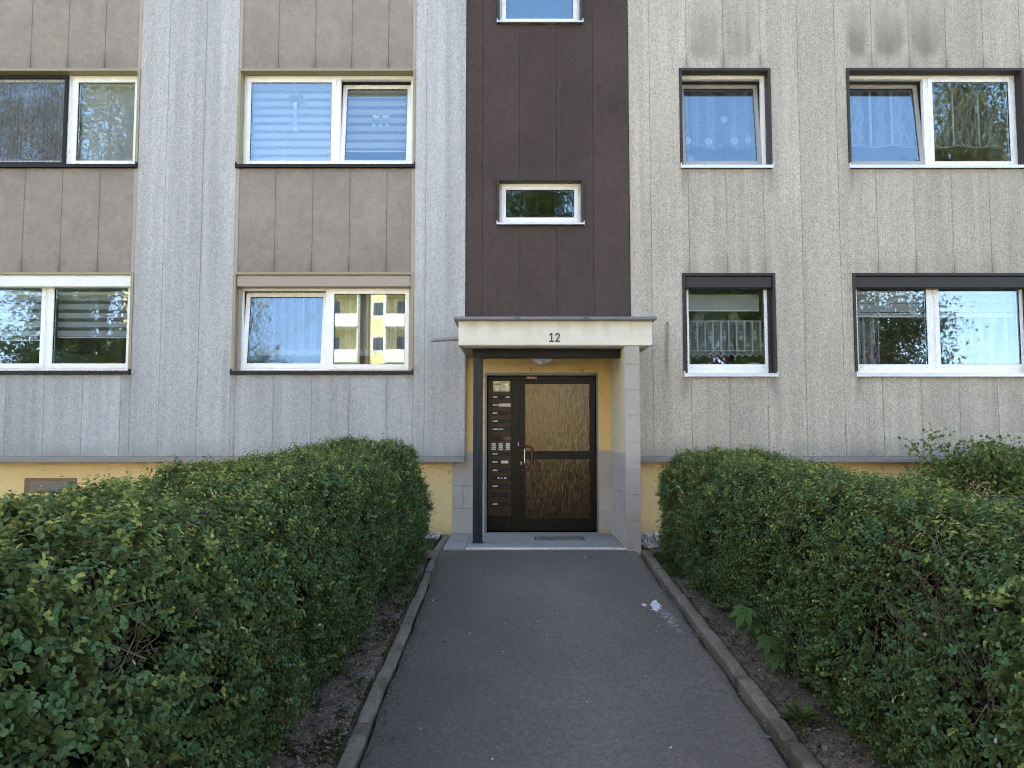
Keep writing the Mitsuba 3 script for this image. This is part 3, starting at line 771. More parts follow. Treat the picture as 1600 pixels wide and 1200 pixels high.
put('notice_window', cbx(-0.262, -0.030, ym - 0.006, ym, zx(205), zx(142), 0.002), M['foil'], mb, label='small window with crumpled foil behind it')
for k, vv in enumerate((237, 284, 331, 378, 425, 568, 615, 663, 708, 755, 806, 857)):
    zc = zx(vv)
    put('mail_slot', cbx(-0.285, -0.022, ym - 0.007, ym - 0.0004, zc - 0.026, zc + 0.026, 0.003), M['slot'], mb)
    if vv not in (708, 806):
        put('name_plate', cbx(-0.268, -0.200, ym - 0.011, ym - 0.0075, zc - 0.010, zc + 0.010, 0.001), M['label'], mb)
    if vv == 284: put('paper_label', bx(-0.185, -0.018, ym - 0.0105, ym - 0.0075, zc - 0.021, zc + 0.021), M['label'], mb)
    if vv == 615: put('paper_label', bx(-0.152, -0.052, ym - 0.0105, ym - 0.0075, zc - 0.019, zc + 0.019), M['label'], mb)
    if vv == 425: put('paper_label', bx(-0.190, -0.120, ym - 0.0105, ym - 0.0075, zc - 0.010, zc + 0.010), M['grey_pvc'], mb)
    if vv == 237: put('paper_label', [bx(-0.085, -0.05, ym - 0.0105, ym - 0.0075, zc - 0.012, zc + 0.008), bx(-0.05, -0.03, ym - 0.0105, ym - 0.0075, zc - 0.006, zc + 0.006)], M['label'], mb)
    if vv == 708:
        put('paper_label', [bx(-0.195 + 0.045 * q, -0.170 + 0.045 * q, ym - 0.0105, ym - 0.0075, zc - 0.010, zc + 0.014 - 0.006 * (q == 1)) for q in range(3)], M['label'], mb)
put('intercom', cbx(-0.290, -0.135, ym - 0.007, ym - 0.0004, zx(492), zx(462), 0.003), M['slot'], mb)
put('paper_label', cbx(-0.100, -0.020, ym - 0.007, ym - 0.0004, zx(484), zx(470), 0.002), M['red'], mb)
for c in range(3):
    for r in range(4):
        zc = zx(509 + r * 11)
        xx = -0.283 + c * 0.098
        put('bell_plate', cbx(xx, xx + 0.060, ym - 0.008, ym - 0.0004, zc - 0.0095, zc + 0.0095, 0.002), M['label'], mb)
put('notch', bx(-0.03, -0.02, ym - 0.004, ym - 0.0004, zx(452), zx(448)), M['slot'], mb)

# foot scraper let into the slab
g = [bx(0.295 + k * 0.0305, 0.303 + k * 0.0305, 9.325, 9.635, 0.0012, 0.010) for k in range(1, 20)] + [bx(0.304, 0.896, 9.325 + k * 0.060, 9.331 + k * 0.060, 0.0012, 0.008) for k in range(1, 6)]
fsc = thing('foot_scraper', 'metal foot scraper grate in the porch slab before the door', 'grate')
put('rim', wallprism(sbox(0, 0, 1, 1), 0, 0.01) if False else trimesh.util.concatenate([bx(0.285, 0.295, 9.315, 9.645, 0.0008, 0.011), bx(0.905, 0.915, 9.315, 9.645, 0.0008, 0.011), bx(0.2951, 0.9049, 9.315, 9.325, 0.0008, 0.011), bx(0.2951, 0.9049, 9.635, 9.645, 0.0008, 0.011)]), M['grate'], fsc)
put('bars', g, M['grate'], fsc)
put('shade_plate', bx(0.2955, 0.9045, 9.3255, 9.6345, 0.0004, 0.0011), M['gasket'], fsc)  # flat black plate on the slab, shade under the bars put into its colour

# ------------------------------------------------------------------ curtains and blinds
def strips(x0, x1, z0, z1, y, cov=0.5, pitch=0.006, amp=0.02, fold=0.11, seed=0, bottom=None, nseg=3, wave=0.0):
    """net curtain: fine vertical threads hung in folds"""
    r = np.random.default_rng(seed)
    n = max(2, int((x1 - x0) / pitch))
    s = np.linspace(0, 1, n)
    ph = r.uniform(0, 6)
    warp = s * (x1 - x0) / fold * 2 * np.pi + 1.3 * np.sin(s * 9 + ph) + 0.8 * np.sin(s * 23 + ph * 2)
    yy = y + amp * np.sin(warp)
    xx = x0 + s * (x1 - x0) + 0.35 * amp * np.sin(2 * warp)
    hw = pitch * np.clip(cov * (1 + 0.45 * np.sin(2 * warp + 1.0)), 0.08, 0.98) / 2
    zb = np.full(n, z0) if bottom is None else z0 + np.array([bottom(a) for a in xx])
    t = np.linspace(0, 1, nseg + 1)
    zz = zb[:, None] * (1 - t) + z1 * t
    xo = wave * np.sin(zz * 14 + warp[:, None] * 0.5)
    V = np.stack([np.stack([xx[:, None] - hw[:, None] + xo, yy[:, None] + 0 * zz, zz], -1), np.stack([xx[:, None] + hw[:, None] + xo, yy[:, None] + 0 * zz, zz], -1)], 2)
    V = V.reshape(-1, 3)
    i, j = np.meshgrid(np.arange(n), np.arange(nseg), indexing='ij')
    o = i * (nseg + 1) * 2 + j * 2
    Fq = np.stack([o, o + 1, o + 3, o + 2], -1).reshape(-1, 4)
    return trimesh.Trimesh(V, np.vstack([Fq[:, [0, 1, 2]], Fq[:, [0, 2, 3]]]), process=False)


def bandmesh(x0, x1, za, zb, y):
    return quad([x0, y, za], [x1, y, za], [x1, y, zb], [x0, y, zb])


def hstrips(x0, x1, za, zb, y, cov=0.45, pitch=0.005):
    n = max(1, int((zb - za) / pitch))
    return trimesh.util.concatenate([bandmesh(x0, x1, za + k * pitch, za + k * pitch + pitch * cov, y) for k in range(n)])


def zebra(label, x0, x1, z0, z1, y, pitch=0.116, duty=0.6, cov=0.4, first=0.0):
    k = thing('zebra_blind', label, 'blind', 'blinds hanging behind the panes')
    put('rail', cbx(x0 - 0.01, x1 + 0.01, y - 0.015, y + 0.05, z1, z1 + 0.05, 0.006), M['white_pvc'], k)
    solid, thin = [], []
    z = z1 - first
    while z > z0 + 0.02:
        a = max(z - pitch * duty, z0 + 0.012)
        solid.append(bandmesh(x0, x1, a, min(z, z1), y))
        b = max(a - pitch * (1 - duty), z0 + 0.012)
        if a - b > 0.01: thin.append(hstrips(x0, x1, b, a, y + 0.001, cov))
        z -= pitch
    put('fabric', solid, M['fabric'], k)
    if thin: put('sheer_band', thin, M['fabric'], k)
    put('bottom_bar', cbx(x0, x1, y - 0.006, y + 0.008, z0, z0 + 0.016, 0.003), M['white_pvc'], k)
    return k


def flower(cx, cz, y, r, n=5, seed=0):
    out = []
    for q in range(n):
        a = 2 * np.pi * q / n + seed
        c = np.array([cx + 0.6 * r * math.cos(a), y, cz + 0.6 * r * math.sin(a)])
        t = np.arange(7) * 2 * np.pi / 7
        v = np.vstack([c, c + 0.42 * r * np.stack([np.cos(t), t * 0, np.sin(t)], 1)])
        out.append(trimesh.Trimesh(v, [[0, 1 + i, 1 + (i + 1) % 7] for i in range(7)], process=False))
    return out


YB = YF + 0.13
# upper left window
k = thing('roller_blind', 'plain pale blind behind the tree reflection in the upper left window', 'blind')
put('fabric', bandmesh(-6.09, -5.23, 5.1, 6.25, YB), M['fabric'], k)
put('rail', cbx(-6.10, -5.22, YB - 0.02, YB + 0.03, 6.25, 6.30, 0.005), M['white_pvc'], k)
n = 230
scr = trimesh.util.concatenate([strips(r1[0], -6.235, r1[2] - 0.0, r1[3] + 0.0, YF - 0.04, cov=0.3, pitch=0.0045, amp=0.0, nseg=1), hstrips(r1[0], -6.235, r1[2], r1[3], YF - 0.0395, 0.22, 0.0045)])
put('screen_mesh', scr, M['screen'], w1)
# upper middle window
zebra('striped white blind with a heart wreath before it, upper window left of the stair strip', -3.66, -2.50, 5.10, 6.27, YB, 0.116, 0.62, 0.30)
zebra('striped white blind ending above the sash foot, tilted half of that upper window', -2.39, -1.43, 5.35, 6.22, YB + 0.12, 0.122, 0.62, 0.30)
hw = thing('heart_wreath', 'white heart wreath with ribbons hanging in the upper middle window', 'window ornament')
t = np.linspace(0, 2 * np.pi, 60)
hx, hz = 16 * np.sin(t) ** 3, 13 * np.cos(t) - 5 * np.cos(2 * t) - 2 * np.cos(3 * t) - np.cos(4 * t)
pts = np.stack([-3.05 + hx * 0.0058, t * 0 + YB - 0.05, 6.03 + hz * 0.0058], 1)
put('heart', tube(pts, 0.016 + 0.004 * np.sin(t * 14), 8, cap=False), M['ledge'], hw, smooth=True)
put('bow', flower(-3.06, 5.955, YB - 0.075, 0.035, 5), M['white_pvc'], hw)
put('ribbon', [tube([[-3.05 + a, YB - 0.06, 5.95], [-3.06 + 2 * a, YB - 0.06, 5.78], [-3.05 + 2.6 * a, YB - 0.06, 5.62 - 0.02 * q]], 0.007, 5) for q, a in enumerate((-0.012, 0.0, 0.012))], M['fabric'], hw)
put('bead', trimesh.creation.icosphere(2, 0.024).apply_translation([-3.045, YB - 0.06, 5.60]), M['white_pvc'], hw, smooth=True)
put('cord', tube([[-3.05, YB - 0.05, 6.10], [-3.05, YB - 0.05, 6.27]], 0.003, 4), M['fabric'], hw)


def bird(cx, cz, y, s, flip):
    p = np.array([(-1.0, 0.15), (-0.75, 0.45), (-0.45, 0.5), (-0.2, 0.2), (0.3, 0.25), (0.9, 0.55), (0.75, 0.1), (0.3, -0.35), (-0.3, -0.4), (-0.65, -0.1), (-0.8, 0.12)])
    p = p * [s * flip, s] + [cx, cz]
    return wallprism(Polygon(p), y - 0.006, y + 0.006)


def star(cx, cz, y, s):
    a = np.arange(10) * np.pi / 5 + np.pi / 2
    r = np.where(np.arange(10) % 2 == 0, s, 0.45 * s)
    return wallprism(Polygon(np.stack([cx + r * np.cos(a), cz + r * np.sin(a)], 1)), y - 0.005, y + 0.005)


bo = thing('bird_ornament', 'white hanging ornament with two birds and three stars in the upper middle window', 'window ornament')
yb = YB + 0.03
put('bird', bird(-1.93, 5.83, yb, 0.055, 1), M['white_pvc'], bo)
put('bird', bird(-1.80, 5.83, yb, 0.055, -1), M['white_pvc'], bo)
put('branch', tube([[-1.98, yb, 5.765], [-1.87, yb, 5.775], [-1.75, yb, 5.765]], 0.007, 6), M['grey_pvc'], bo)
for q, cx in enumerate((-1.96, -1.865, -1.77)):
    put('star', star(cx, 5.70, yb, 0.030), M['white_pvc'], bo)
put('cord', tube([[-1.98, yb, 5.77], [-1.865, yb, 6.02], [-1.75, yb, 5.77]], 0.003, 4), M['grey_pvc'], bo)
put('hanger', tube([[-1.865, yb, 6.02], [-1.865, yb, 6.2]], 0.003, 4), M['grey_pvc'], bo)
# lower left window
zebra('striped blind behind the far left sash of the lower left window', -7.49, -6.45, 2.62, 3.26, YB, 0.125, 0.6, 0.25)
zebra('striped blind half lowered behind a dark tree reflection, lower left window', -6.32, -5.23, 2.66, 3.26, YB, 0.125, 0.6, 0.25)
# lower middle window
nc = thing('net_curtain', 'white net curtain in folds with a lace hem, lower window beside the canopy', 'curtain')
put('net', strips(-3.66, -1.46, 2.42, 3.22, YB + 0.08, 0.62, 0.006, 0.035, 0.13, 3), M['fabric'], nc)
put('lace_hem', [q for k in range(26) for q in flower(-3.62 + k * 0.084, 2.455 + 0.012 * (k % 2), YB + 0.03, 0.030, 5, k)] + [strips(-3.66, -1.46, 2.415, 2.50, YB + 0.04, 0.6, 0.006, 0.02, 0.13, 3)], M['fabric'], nc)
# upper small window
nc = thing('net_curtain', 'short net curtain with embroidered flowers in the tilted small upper window', 'curtain')
put('net', strips(2.42, 3.46, 5.40, 6.22, YB + 0.10, 0.34, 0.006, 0.03, 0.24, 5, lambda x: 0.025 * math.sin(x * 17)), M['fabric'], nc)
emb = []
for cx, cz, r in ((2.50, 5.49, 0.055), (2.80, 5.48, 0.055), (3.17, 5.49, 0.055), (3.36, 5.50, 0.05), (3.02, 5.80, 0.05)): emb += flower(cx, cz, YB + 0.06, r, 6, cx)
for cx in (2.6, 2.7, 2.95, 3.25):
    for q in range(4): emb += flower(cx + 0.03 * math.sin(q * 2 + cx * 9), 5.62 + 0.09 * q, YB + 0.06, 0.018, 2, q)
put('embroidery', emb, M['fabric'], nc)
put('window_cling', flower(2.50, 5.17, YF + 0.05, 0.045, 7), M['grey_pvc'], parent=w7)
# upper large window
for lab, a, b, sd in (('sheer curtain with wavy threads in the tilted half of the large upper window', 4.72, 5.74, 8), ('sheer curtain with wavy threads behind the branch reflection, large upper window', 5.86, 6.98, 9)):
    nc = thing('net_curtain', lab, 'curtain', 'wavy sheer curtains of the large upper window')
    put('net', strips(a, b, 5.42, 6.24, YB + 0.12, 0.22, 0.006, 0.03, 0.2, sd, lambda x: 0.015 * math.sin(x * 13)), M['fabric'], nc)
    wv = []
    r = np.random.default_rng(sd)
    for q in range(9):
        xx = a + 0.05 + (b - a - 0.1) * (q + r.uniform(-0.3, 0.3)) / 8.5
        if q % 3 == 0: wv.append(bandmesh(xx, xx + 0.022, 5.44, 6.22, YB + 0.085))
        else:
            for o in (0, 0.025):
                zz = np.linspace(5.44, 6.22, 26)
                xo = xx + o + 0.03 * np.sin(zz * 16 + q)
                wv.append(tube(np.stack([xo, zz * 0 + YB + 0.085, zz], 1), 0.004, 4, cap=False))
    wv += [tube(np.stack([np.linspace(a, b, 60), np.full(60, YB + 0.085), 5.42 + 0.018 * np.sin(np.linspace(a, b, 60) * 13)], 1), 0.006, 4, cap=False)]
    put('wavy_thread', wv, M['fabric'], nc)
# lower small window
k = thing('roller_blind', 'grey-white pleated blind at the top of the small lower window', 'blind')
put('fabric', [bandmesh(2.42, 3.44, 3.05 + q * 0.055, 3.105 + q * 0.055, YB + 0.002 * (q % 2)) for q in range(4)], M['fabric'], k)
put('bottom_bar', cbx(2.42, 3.44, YB - 0.006, YB + 0.01, 3.035, 3.05, 0.003), M['white_pvc'], k)
nc = thing('cafe_curtain', 'white cafe curtain with pointed hem across the small lower window', 'curtain')
zig = lambda x: 0.045 * abs(((x * 10.2) % 1) * 2 - 1)
put('net', strips(2.42, 3.47, 2.40, 2.90, YB - 0.01, 0.30, 0.006, 0.012, 0.105, 12, zig), M['fabric'], nc)
xx = np.linspace(2.42, 3.47, 110)
put('hem', tube(np.stack([xx, np.full(110, YB - 0.03), 2.40 + np.array([zig(a) for a in xx])], 1), 0.006, 4, cap=False), M['fabric'], nc)
put('pleat', [bandmesh(a, a + 0.022, 2.46, 2.90, YB - 0.028) for a in np.linspace(2.45, 3.43, 10)] + [bandmesh(2.42, 3.47, 2.885, 2.90, YB - 0.029)] + [bandmesh(2.42, 3.47, 2.475, 2.49, YB - 0.027)], M['fabric'], nc)
put('embroidery', [q for k2, a in enumerate((2.55, 2.75, 2.94, 3.17, 3.36)) for q in flower(a, 2.66, YB - 0.032, 0.032, 6, k2) + flower(a, 2.73, YB - 0.032, 0.026, 5, k2) + flower(a + 0.1, 2.56, YB - 0.032, 0.028, 4, k2)], M['fabric'], nc)
nc = thing('tied_drape', 'sheer drapes tied apart behind the cafe curtain of the small lower window', 'curtain')
for a0, a1 in ((2.62, 2.46), (3.02, 3.30)):
    m = strips(a0 - 0.02, a0 + 0.12, 2.86, 3.10, YB + 0.14, 0.55, 0.006, 0.01, 0.06, 14)
    v = np.array(m.vertices); v[:, 0] += (3.10 - v[:, 2]) * (a1 - a0) * 1.6; m.vertices = v
    put('side', m, M['fabric'], nc)


def pot(name, label, cat, x, z, r, h, mat, plant=None, y=10.28):
    k = thing(name, label, cat)
    put('pot', lathe([[0, 0], [r * 0.75, 0], [r, h * 0.85], [r * 1.08, h * 0.85], [r * 1.08, h], [r * 0.9, h], [r * 0.85, h * 0.8], [0, h * 0.8]], [x, y, z], 20), M[mat], k, smooth=40)
    if plant:
        n = 90
        P = np.array([x, y, z + h]) + rng.normal(size=(n, 3)) * [r * 0.9, r * 0.6, plant[1]] + [0, 0, plant[1]]
        C = np.array(plant[0]) * rng.uniform(0.6, 1.3, (n, 1))
        mm, cc = leafmesh(P, rand_dir(n) + [0, 0, 0.5], rand_dir(n) + [0, -1, 0.5], 0.05, 0.04, C)
        put('blossom' if plant[0][0] > plant[0][1] else 'foliage', mm, M['leaf'], k, smooth=False, color=cc)
    return k


pz = 2.10 + 0.0905
pot('flower_pot', 'terracotta bowl on the inner sill of the small lower window', 'flower pot', 2.72, pz, 0.075, 0.09, 'terracotta')
pot('potted_plant', 'purple flowering pot plant on the inner sill of the small lower window', 'potted plant', 2.92, pz, 0.06, 0.08, 'ceramic', ((0.25, 0.03, 0.22), 0.05))
pot('potted_plant', 'low green pot plant on the inner sill of the small lower window', 'potted plant', 3.10, pz, 0.07, 0.05, 'ceramic', ((0.10, 0.20, 0.04), 0.025))
pot('ceramic_vase', 'pale round vase at the right end of the small lower window sill', 'vase', 3.38, pz, 0.08, 0.13, 'ceramic')
# lower large window
zebra('striped blind above a floral curtain, left half of the large lower window', 4.74, 5.72, 2.95, 3.27, YB, 0.13, 0.9, 0.25)
zebra('bright striped blind in the right half of the large lower window', 5.84, 6.99, 2.95, 3.27, YB, 0.13, 0.9, 0.25)
for lab, a, b, tint, sd in (('floral curtain with dark reddish blossoms in the large lower window', 4.72, 5.15, (0.20, 0.06, 0.09), 21), ('pale floral curtain in the right half of the large lower window', 6.12, 6.98, (0.45, 0.47, 0.52), 22)):
    nc = thing('floral_curtain', lab, 'curtain')
    m = strips(a, b, 2.25, 3.2, YB + 0.10, 0.55, 0.006, 0.02, 0.16, sd)
    put('net', m, M['fabric'], nc)
    r = np.random.default_rng(sd)
    fl = []
    for q in range(9): fl += flower(r.uniform(a + 0.04, b - 0.04), r.uniform(2.3, 2.93), YB + 0.11, r.uniform(0.03, 0.055), 5, q)
    m = trimesh.util.concatenate(fl)
    put('blossom', m, M['tinted_fabric'], nc, color=np.tile(tint, (len(m.vertices), 1)))
pot('flower_pot', 'small white vase on the inner sill of the lower left window', 'vase', -7.2 + 0.62, 2.13 + 0.0905, 0.04, 0.10, 'ceramic')

# ------------------------------------------------------------------ hedges
def hedge(label, xin, xout, ztop, y0, y1, sign, seed, nsprig, dead=None, bigleaf=0):
    """a clipped hedge. xin(y), xout(y): the path side and the far side; ztop(y): height; sign: +1 when the path side is the larger x"""
    H = thing('hedge', label, 'hedge', 'clipped hedges on both sides of the path')
    r = np.random.default_rng(seed)

    def section(y, s, inset=0.0):
        """point of the outline at parameter s in [0, 1]: up the path side, over the top, down the far side; returns point and outward normal"""
        a, b, zt, zb = xin(y), xout(y), ztop(y), gz(y) - 0.02
        w, h = np.abs(b - a), zt - zb
        cx = (a + b) / 2
        # superellipse half from the foot
        th = s * np.pi
        e = 0.36
        cs, sn = np.cos(th), np.sin(th)
        ux = np.sign(cs) * np.abs(cs) ** e
        uz = np.abs(sn) ** e
        end = np.sqrt(np.clip(1 - np.clip((y - (y1 - 0.45)) / 0.45, 0, 1) ** 2.6, 0.02, 1)) * np.sqrt(np.clip(1 - np.clip(((y0 + 0.4) - y) / 0.4, 0, 1) ** 2.6, 0.02, 1))
        # the foot is drawn in a little
        foot = 1 - 0.16 * np.clip(1 - uz / 0.5, 0, 1) ** 1.5
        px = cx + sign * ux * (w / 2 - inset) * (0.35 + 0.65 * end) * foot
        pz = zb + uz * (h - inset) * (0.75 + 0.25 * end)
        n = np.stack([sign * np.sign(cs) * np.abs(cs) ** (2 - e) / (w / 2), 0 * y + 1.2 * np.clip((y - (y1 - 0.4)) / 0.4, 0, 1), np.abs(sn) ** (2 - e) / h], -1)
        return np.stack([px, y, pz], -1), unit(n)

    # sprigs spread evenly over the surface: area-weighted parameter
    sg = np.linspace(0, 1, 400)
    ym = np.full(400, (y0 + y1) / 2)
    pts, _ = section(ym, sg)
    cum = np.concatenate([[0], np.cumsum(np.linalg.norm(np.diff(pts, axis=0), axis=1))]); cum /= cum[-1]
    n = nsprig
    # nearer foliage shows larger: more sprigs there
    yy = y0 + (y1 - y0) * r.random(n) ** 1.05
    ss = np.interp(r.random(n), cum, sg)
    P, Nn = section(yy, ss)
    bump = meshkit.fbm(P * 2.3, 3, seed) - 0.5
    hole = meshkit.noise(P * [3.4, 3.4, 3.0], seed + 3)
    depth = -0.20 * bump - 0.015 + 0.10 * r.random(n) ** 2
    depth = depth + 0.16 * np.clip((hole - 0.66) / 0.2, 0, 1)
    if dead is not None:
        dd = np.exp(-np.sum(((P - dead[0]) / dead[1]) ** 2, axis=1))
        depth = depth + 0.22 * dd
        keep = (r.random(n) > 0.75 * dd)
    else:
        keep = np.ones(n, bool)
    keep &= r.random(n) > 0.65 * np.clip((hole - 0.70) / 0.15, 0, 1)
    shoot = (r.random(n) < 0.0022) & (Nn[:, 2] > 0.5)
    depth = np.where(shoot, -0.06, depth)
    perk = (r.random(n) < 0.10) & (Nn[:, 2] > 0.25)
    depth = np.where(perk & ~shoot, depth - 0.035, depth)
    P = P - Nn * depth[:, None]
    P, Nn, shoot, ss, perk = P[keep], Nn[keep], shoot[keep], ss[keep], perk[keep]
    n = len(P)
    ax = unit(0.75 * Nn + [0, 0, 0.35] + 0.62 * r.normal(size=(n, 3)))
    ax = np.where(shoot[:, None], unit([0, 0, 1.0] + 0.25 * r.normal(size=(n, 3))), ax)
    Ls = r.uniform(0.05, 0.105, n) * np.where(shoot, 1.5, 1)
    tone = r.random(n)
    zone = meshkit.fbm(P * 1.7, 2, seed + 9)
    young = r.random(n) < (0.05 + 0.42 * np.clip(Nn[:, 2], 0, 1) * np.clip((zone - 0.35) * 3, 0.15, 1))
    young = young | (perk & (r.random(n) < 0.7))
    bronze = (r.random(n) < 0.025 + 0.22 * np.clip((meshkit.noise(P * 2.2, seed + 11) - 0.66) * 5, 0, 1) * np.clip(Nn[:, 2], 0, 1))
    allv, allf, allc, off = [], [], [], 0
    per = 7
    for q in range(per):
        tpos = (q // 2 + 0.6) / (per / 2)
        side = unit(np.cross(ax, r.normal(size=(n, 3)))) if q % 2 == 0 else -side
        size = r.uniform(0.75, 1.15, n) * (1.08 - 0.38 * tpos)
        L = 0.0310 * size * (1 + 0.10 * (meshkit.noise(P * 1.1, seed + 5) - 0.5))
        A = unit(0.55 * ax + 0.95 * side + 0.25 * r.normal(size=(n, 3)) - [0, 0, 0.18])
        Ln = unit(0.8 * ax + 0.7 * Nn + [0, 0, 0.45] + 0.45 * r.normal(size=(n, 3)))
        base = P + ax * (Ls * tpos)[:, None]
        c = np.array([0.102, 0.150, 0.062]) * (0.5 + 0.9 * tone)[:, None] * (0.85 + 0.3 * r.random((n, 1)))
        c = c * np.where(tone[:, None] > 0.6, [0.90, 1.02, 1.05], [1.12, 1.0, 0.80])
        yc = np.array([0.29, 0.31, 0.085]) * (0.65 + 0.6 * r.random((n, 1)))
        c = np.where((young & (tpos > 0.5))[:, None], yc, c)
        c = np.where((young & (tpos <= 0.5))[:, None], 0.6 * c + 0.4 * yc, c)
        c = np.where(bronze[:, None] & (r.random((n, 1)) < 0.6), np.array([0.105, 0.072, 0.040]) * (0.6 + 0.8 * r.random((n, 1))), c)
        fl = r.random(n) < 0.0022
        c = np.where(fl[:, None], [0.55, 0.42, 0.36], c)
        (V, Fq), C = leafmesh(base, A, Ln, L, L * r.uniform(0.62, 0.80, n), c, 0.22)
        allv.append(V); allf.append(Fq + off); allc.append(C); off += len(V)
    put('foliage', (np.vstack(allv), np.vstack(allf)), M['leaf'], H, smooth=False, color=np.vstack(allc), kind='stuff')
    # twigs: short ones that carry the sprigs, long ones deeper in
    tw = []
    m = 5200
    yy = y0 + (y1 - y0) * r.random(m) ** 1.3
    s2 = np.interp(r.random(m), cum, sg)
    Pt, Nt = section(yy, s2)
    gap = meshkit.noise(Pt * [3.4, 3.4, 3.0], seed + 3) > 0.60
    for q in range(m):
        if not gap[q] and q % 3: continue
        d = unit(0.5 * Nt[q] + [0, 0, 0.8] + 0.6 * r.normal(size=3))
        ln = r.uniform(0.12, 0.35)
        a = Pt[q] - Nt[q] * r.uniform(0.05, 0.16)
        tw.append(tube([a - d * ln * 0.6, a, a + d * ln * 0.4 + 0.03 * r.normal(size=3)], [0.0035, 0.0026, 0.0012], 3, cap=False))
    if dead is not None:
        for q in range(150):
            a = np.array(dead[0]) + r.normal(size=3) * np.array(dead[1]) * 0.6
            d = unit(np.array([0.25 * sign, 0.35, 0.9]) + 0.33 * r.normal(size=3))
            ln = r.uniform(0.12, 0.34)
            a = a - np.array([sign * 0.05, 0, 0])
            tw.append(tube([a - d * ln / 2, a + 0.015 * r.normal(size=3), a + d * ln / 2], [0.0026, 0.0018, 0.0008], 3, cap=False))
    put('twigs', tw, M['twig'], H, kind='stuff')
    # opaque dark shell; the shade between the inner stems is put into its colour
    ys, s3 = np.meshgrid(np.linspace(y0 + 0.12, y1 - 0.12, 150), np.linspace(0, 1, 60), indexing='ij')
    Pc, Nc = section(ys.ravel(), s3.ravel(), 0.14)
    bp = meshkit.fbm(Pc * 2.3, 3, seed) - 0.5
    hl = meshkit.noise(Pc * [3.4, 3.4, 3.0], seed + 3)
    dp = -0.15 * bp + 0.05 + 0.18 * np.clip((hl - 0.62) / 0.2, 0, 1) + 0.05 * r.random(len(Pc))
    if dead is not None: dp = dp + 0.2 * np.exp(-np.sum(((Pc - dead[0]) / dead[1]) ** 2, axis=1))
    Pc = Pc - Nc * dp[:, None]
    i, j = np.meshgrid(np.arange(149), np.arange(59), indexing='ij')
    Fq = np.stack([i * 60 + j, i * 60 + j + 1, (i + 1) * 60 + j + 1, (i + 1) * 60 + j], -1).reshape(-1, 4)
    put('shade_core', (Pc, Fq), M['core'], H)
    return H


lin = lambda *pts: (lambda y: np.interp(y, [p[0] for p in pts], [p[1] for p in pts]))
hedge('long clipped hedge left of the path, running below the cellar vent', lin((0.5, -1.13), (2.5, -1.16), (4.5, -1.20), (6.5, -1.06), (8.6, -0.90)), lin((0.5, -2.55), (4, -2.45), (8.6, -2.3)),
      lin((0.5, 0.98), (3.3, 1.0), (5.0, 1.04), (6.6, 1.09), (8.0, 1.18), (8.6, 1.20)), 0.5, 8.40, 1, 101, 36000)
hedge('long clipped hedge right of the path with a bare twiggy patch in its side', lin((0.5, 1.72), (4.2, 1.84), (6.0, 1.76), (8.6, 1.62)), lin((0.5, 3.4), (4.3, 3.15), (8.6, 3.05)),
      lin((0.5, 0.86), (4.3, 0.90), (6.6, 1.0), (8.2, 1.10), (8.6, 1.10)), 0.5, 8.45, -1, 202, 36000, dead=((1.95, 3.45, 0.50), (0.16, 0.42, 0.30)))

# ------------------------------------------------------------------ shrub before the right plinth
sh = thing('shrub', 'loose bright green shrub with bare lower stems before the yellow plinth', 'shrub')
st_, tips = [], []
for q in range(34):
    a0 = np.array([5.45 + 2.2 * (q + rng.random()) / 34, rng.uniform(8.5, 9.2), -0.1])
    d = unit(np.array([rng.normal(0, 0.45), rng.normal(0, 0.18), 1.0]))
    ln = rng.uniform(1.08, 1.30)
    mid = a0 + d * ln * 0.5 + rng.normal(size=3) * 0.04
    end = a0 + d * ln + rng.normal(size=3) * 0.06
    st_.append(tube([a0, mid, end], [0.012, 0.008, 0.004], 5, cap=False))
    for w in range(7):
        b = mid + (end - mid) * rng.uniform(0.25, 0.95)
        e = b + unit(np.array([rng.normal(0, 0.9), rng.normal(0, 0.5), 0.6])) * rng.uniform(0.15, 0.4)
        st_.append(tube([b, (b + e) / 2 + rng.normal(size=3) * 0.02, e], [0.005, 0.004, 0.002], 4, cap=False)); tips.append(e); tips.append((b + e) / 2)
    tips.append(end)
put('stems', st_, M['bark'], sh)
tips = np.array(tips)
n = 13000
P = tips[rng.integers(0, len(tips), n)] + rng.normal(size=(n, 3)) * [0.09, 0.08, 0.06]
c = np.array([0.165, 0.21, 0.065]) * rng.uniform(0.45, 1.35, (n, 1))
mm, cc = leafmesh(P, rand_dir(n) + [0, -0.2, 0.1], rand_dir(n) + [0, -0.4, 1.0], rng.uniform(0.04, 0.06, n), rng.uniform(0.03, 0.042, n), c)
put('leaves', mm, M['leaf'], sh, color=cc, kind='stuff')

# a creeper with larger dark leaves that has grown over the right hedge
cr = thing('creeper', 'creeper with larger dark leaves on top of the right hedge', 'climbing plant')
n = 90
P = np.stack([rng.uniform(2.55, 3.35, n), rng.uniform(4.2, 5.1, n), np.zeros(n)], 1)
P[:, 2] = 0.925 + 0.04 * rng.random(n) - 0.35 * np.clip(P[:, 0] - 3.1, 0, 1)
c = np.array([0.040, 0.075, 0.030]) * rng.uniform(0.6, 1.3, (n, 1))
mm, cc = leafmesh(P, rand_dir(n) * [1, 1, 0.25] - [0, 0.3, 0.3], rand_dir(n) * 0.5 + [0, -0.3, 1], rng.uniform(0.05, 0.085, n), rng.uniform(0.045, 0.065, n), c)
put('leaves', mm, M['leaf'], cr, color=cc)
put('stem', [tube([[2.6 + 0.1 * q, 4.3, 0.85], [2.7 + 0.12 * q, 4.6, 0.95], [2.8 + 0.12 * q, 5.0, 0.93]], 0.005, 4) for q in range(5)], M['twig'], cr)


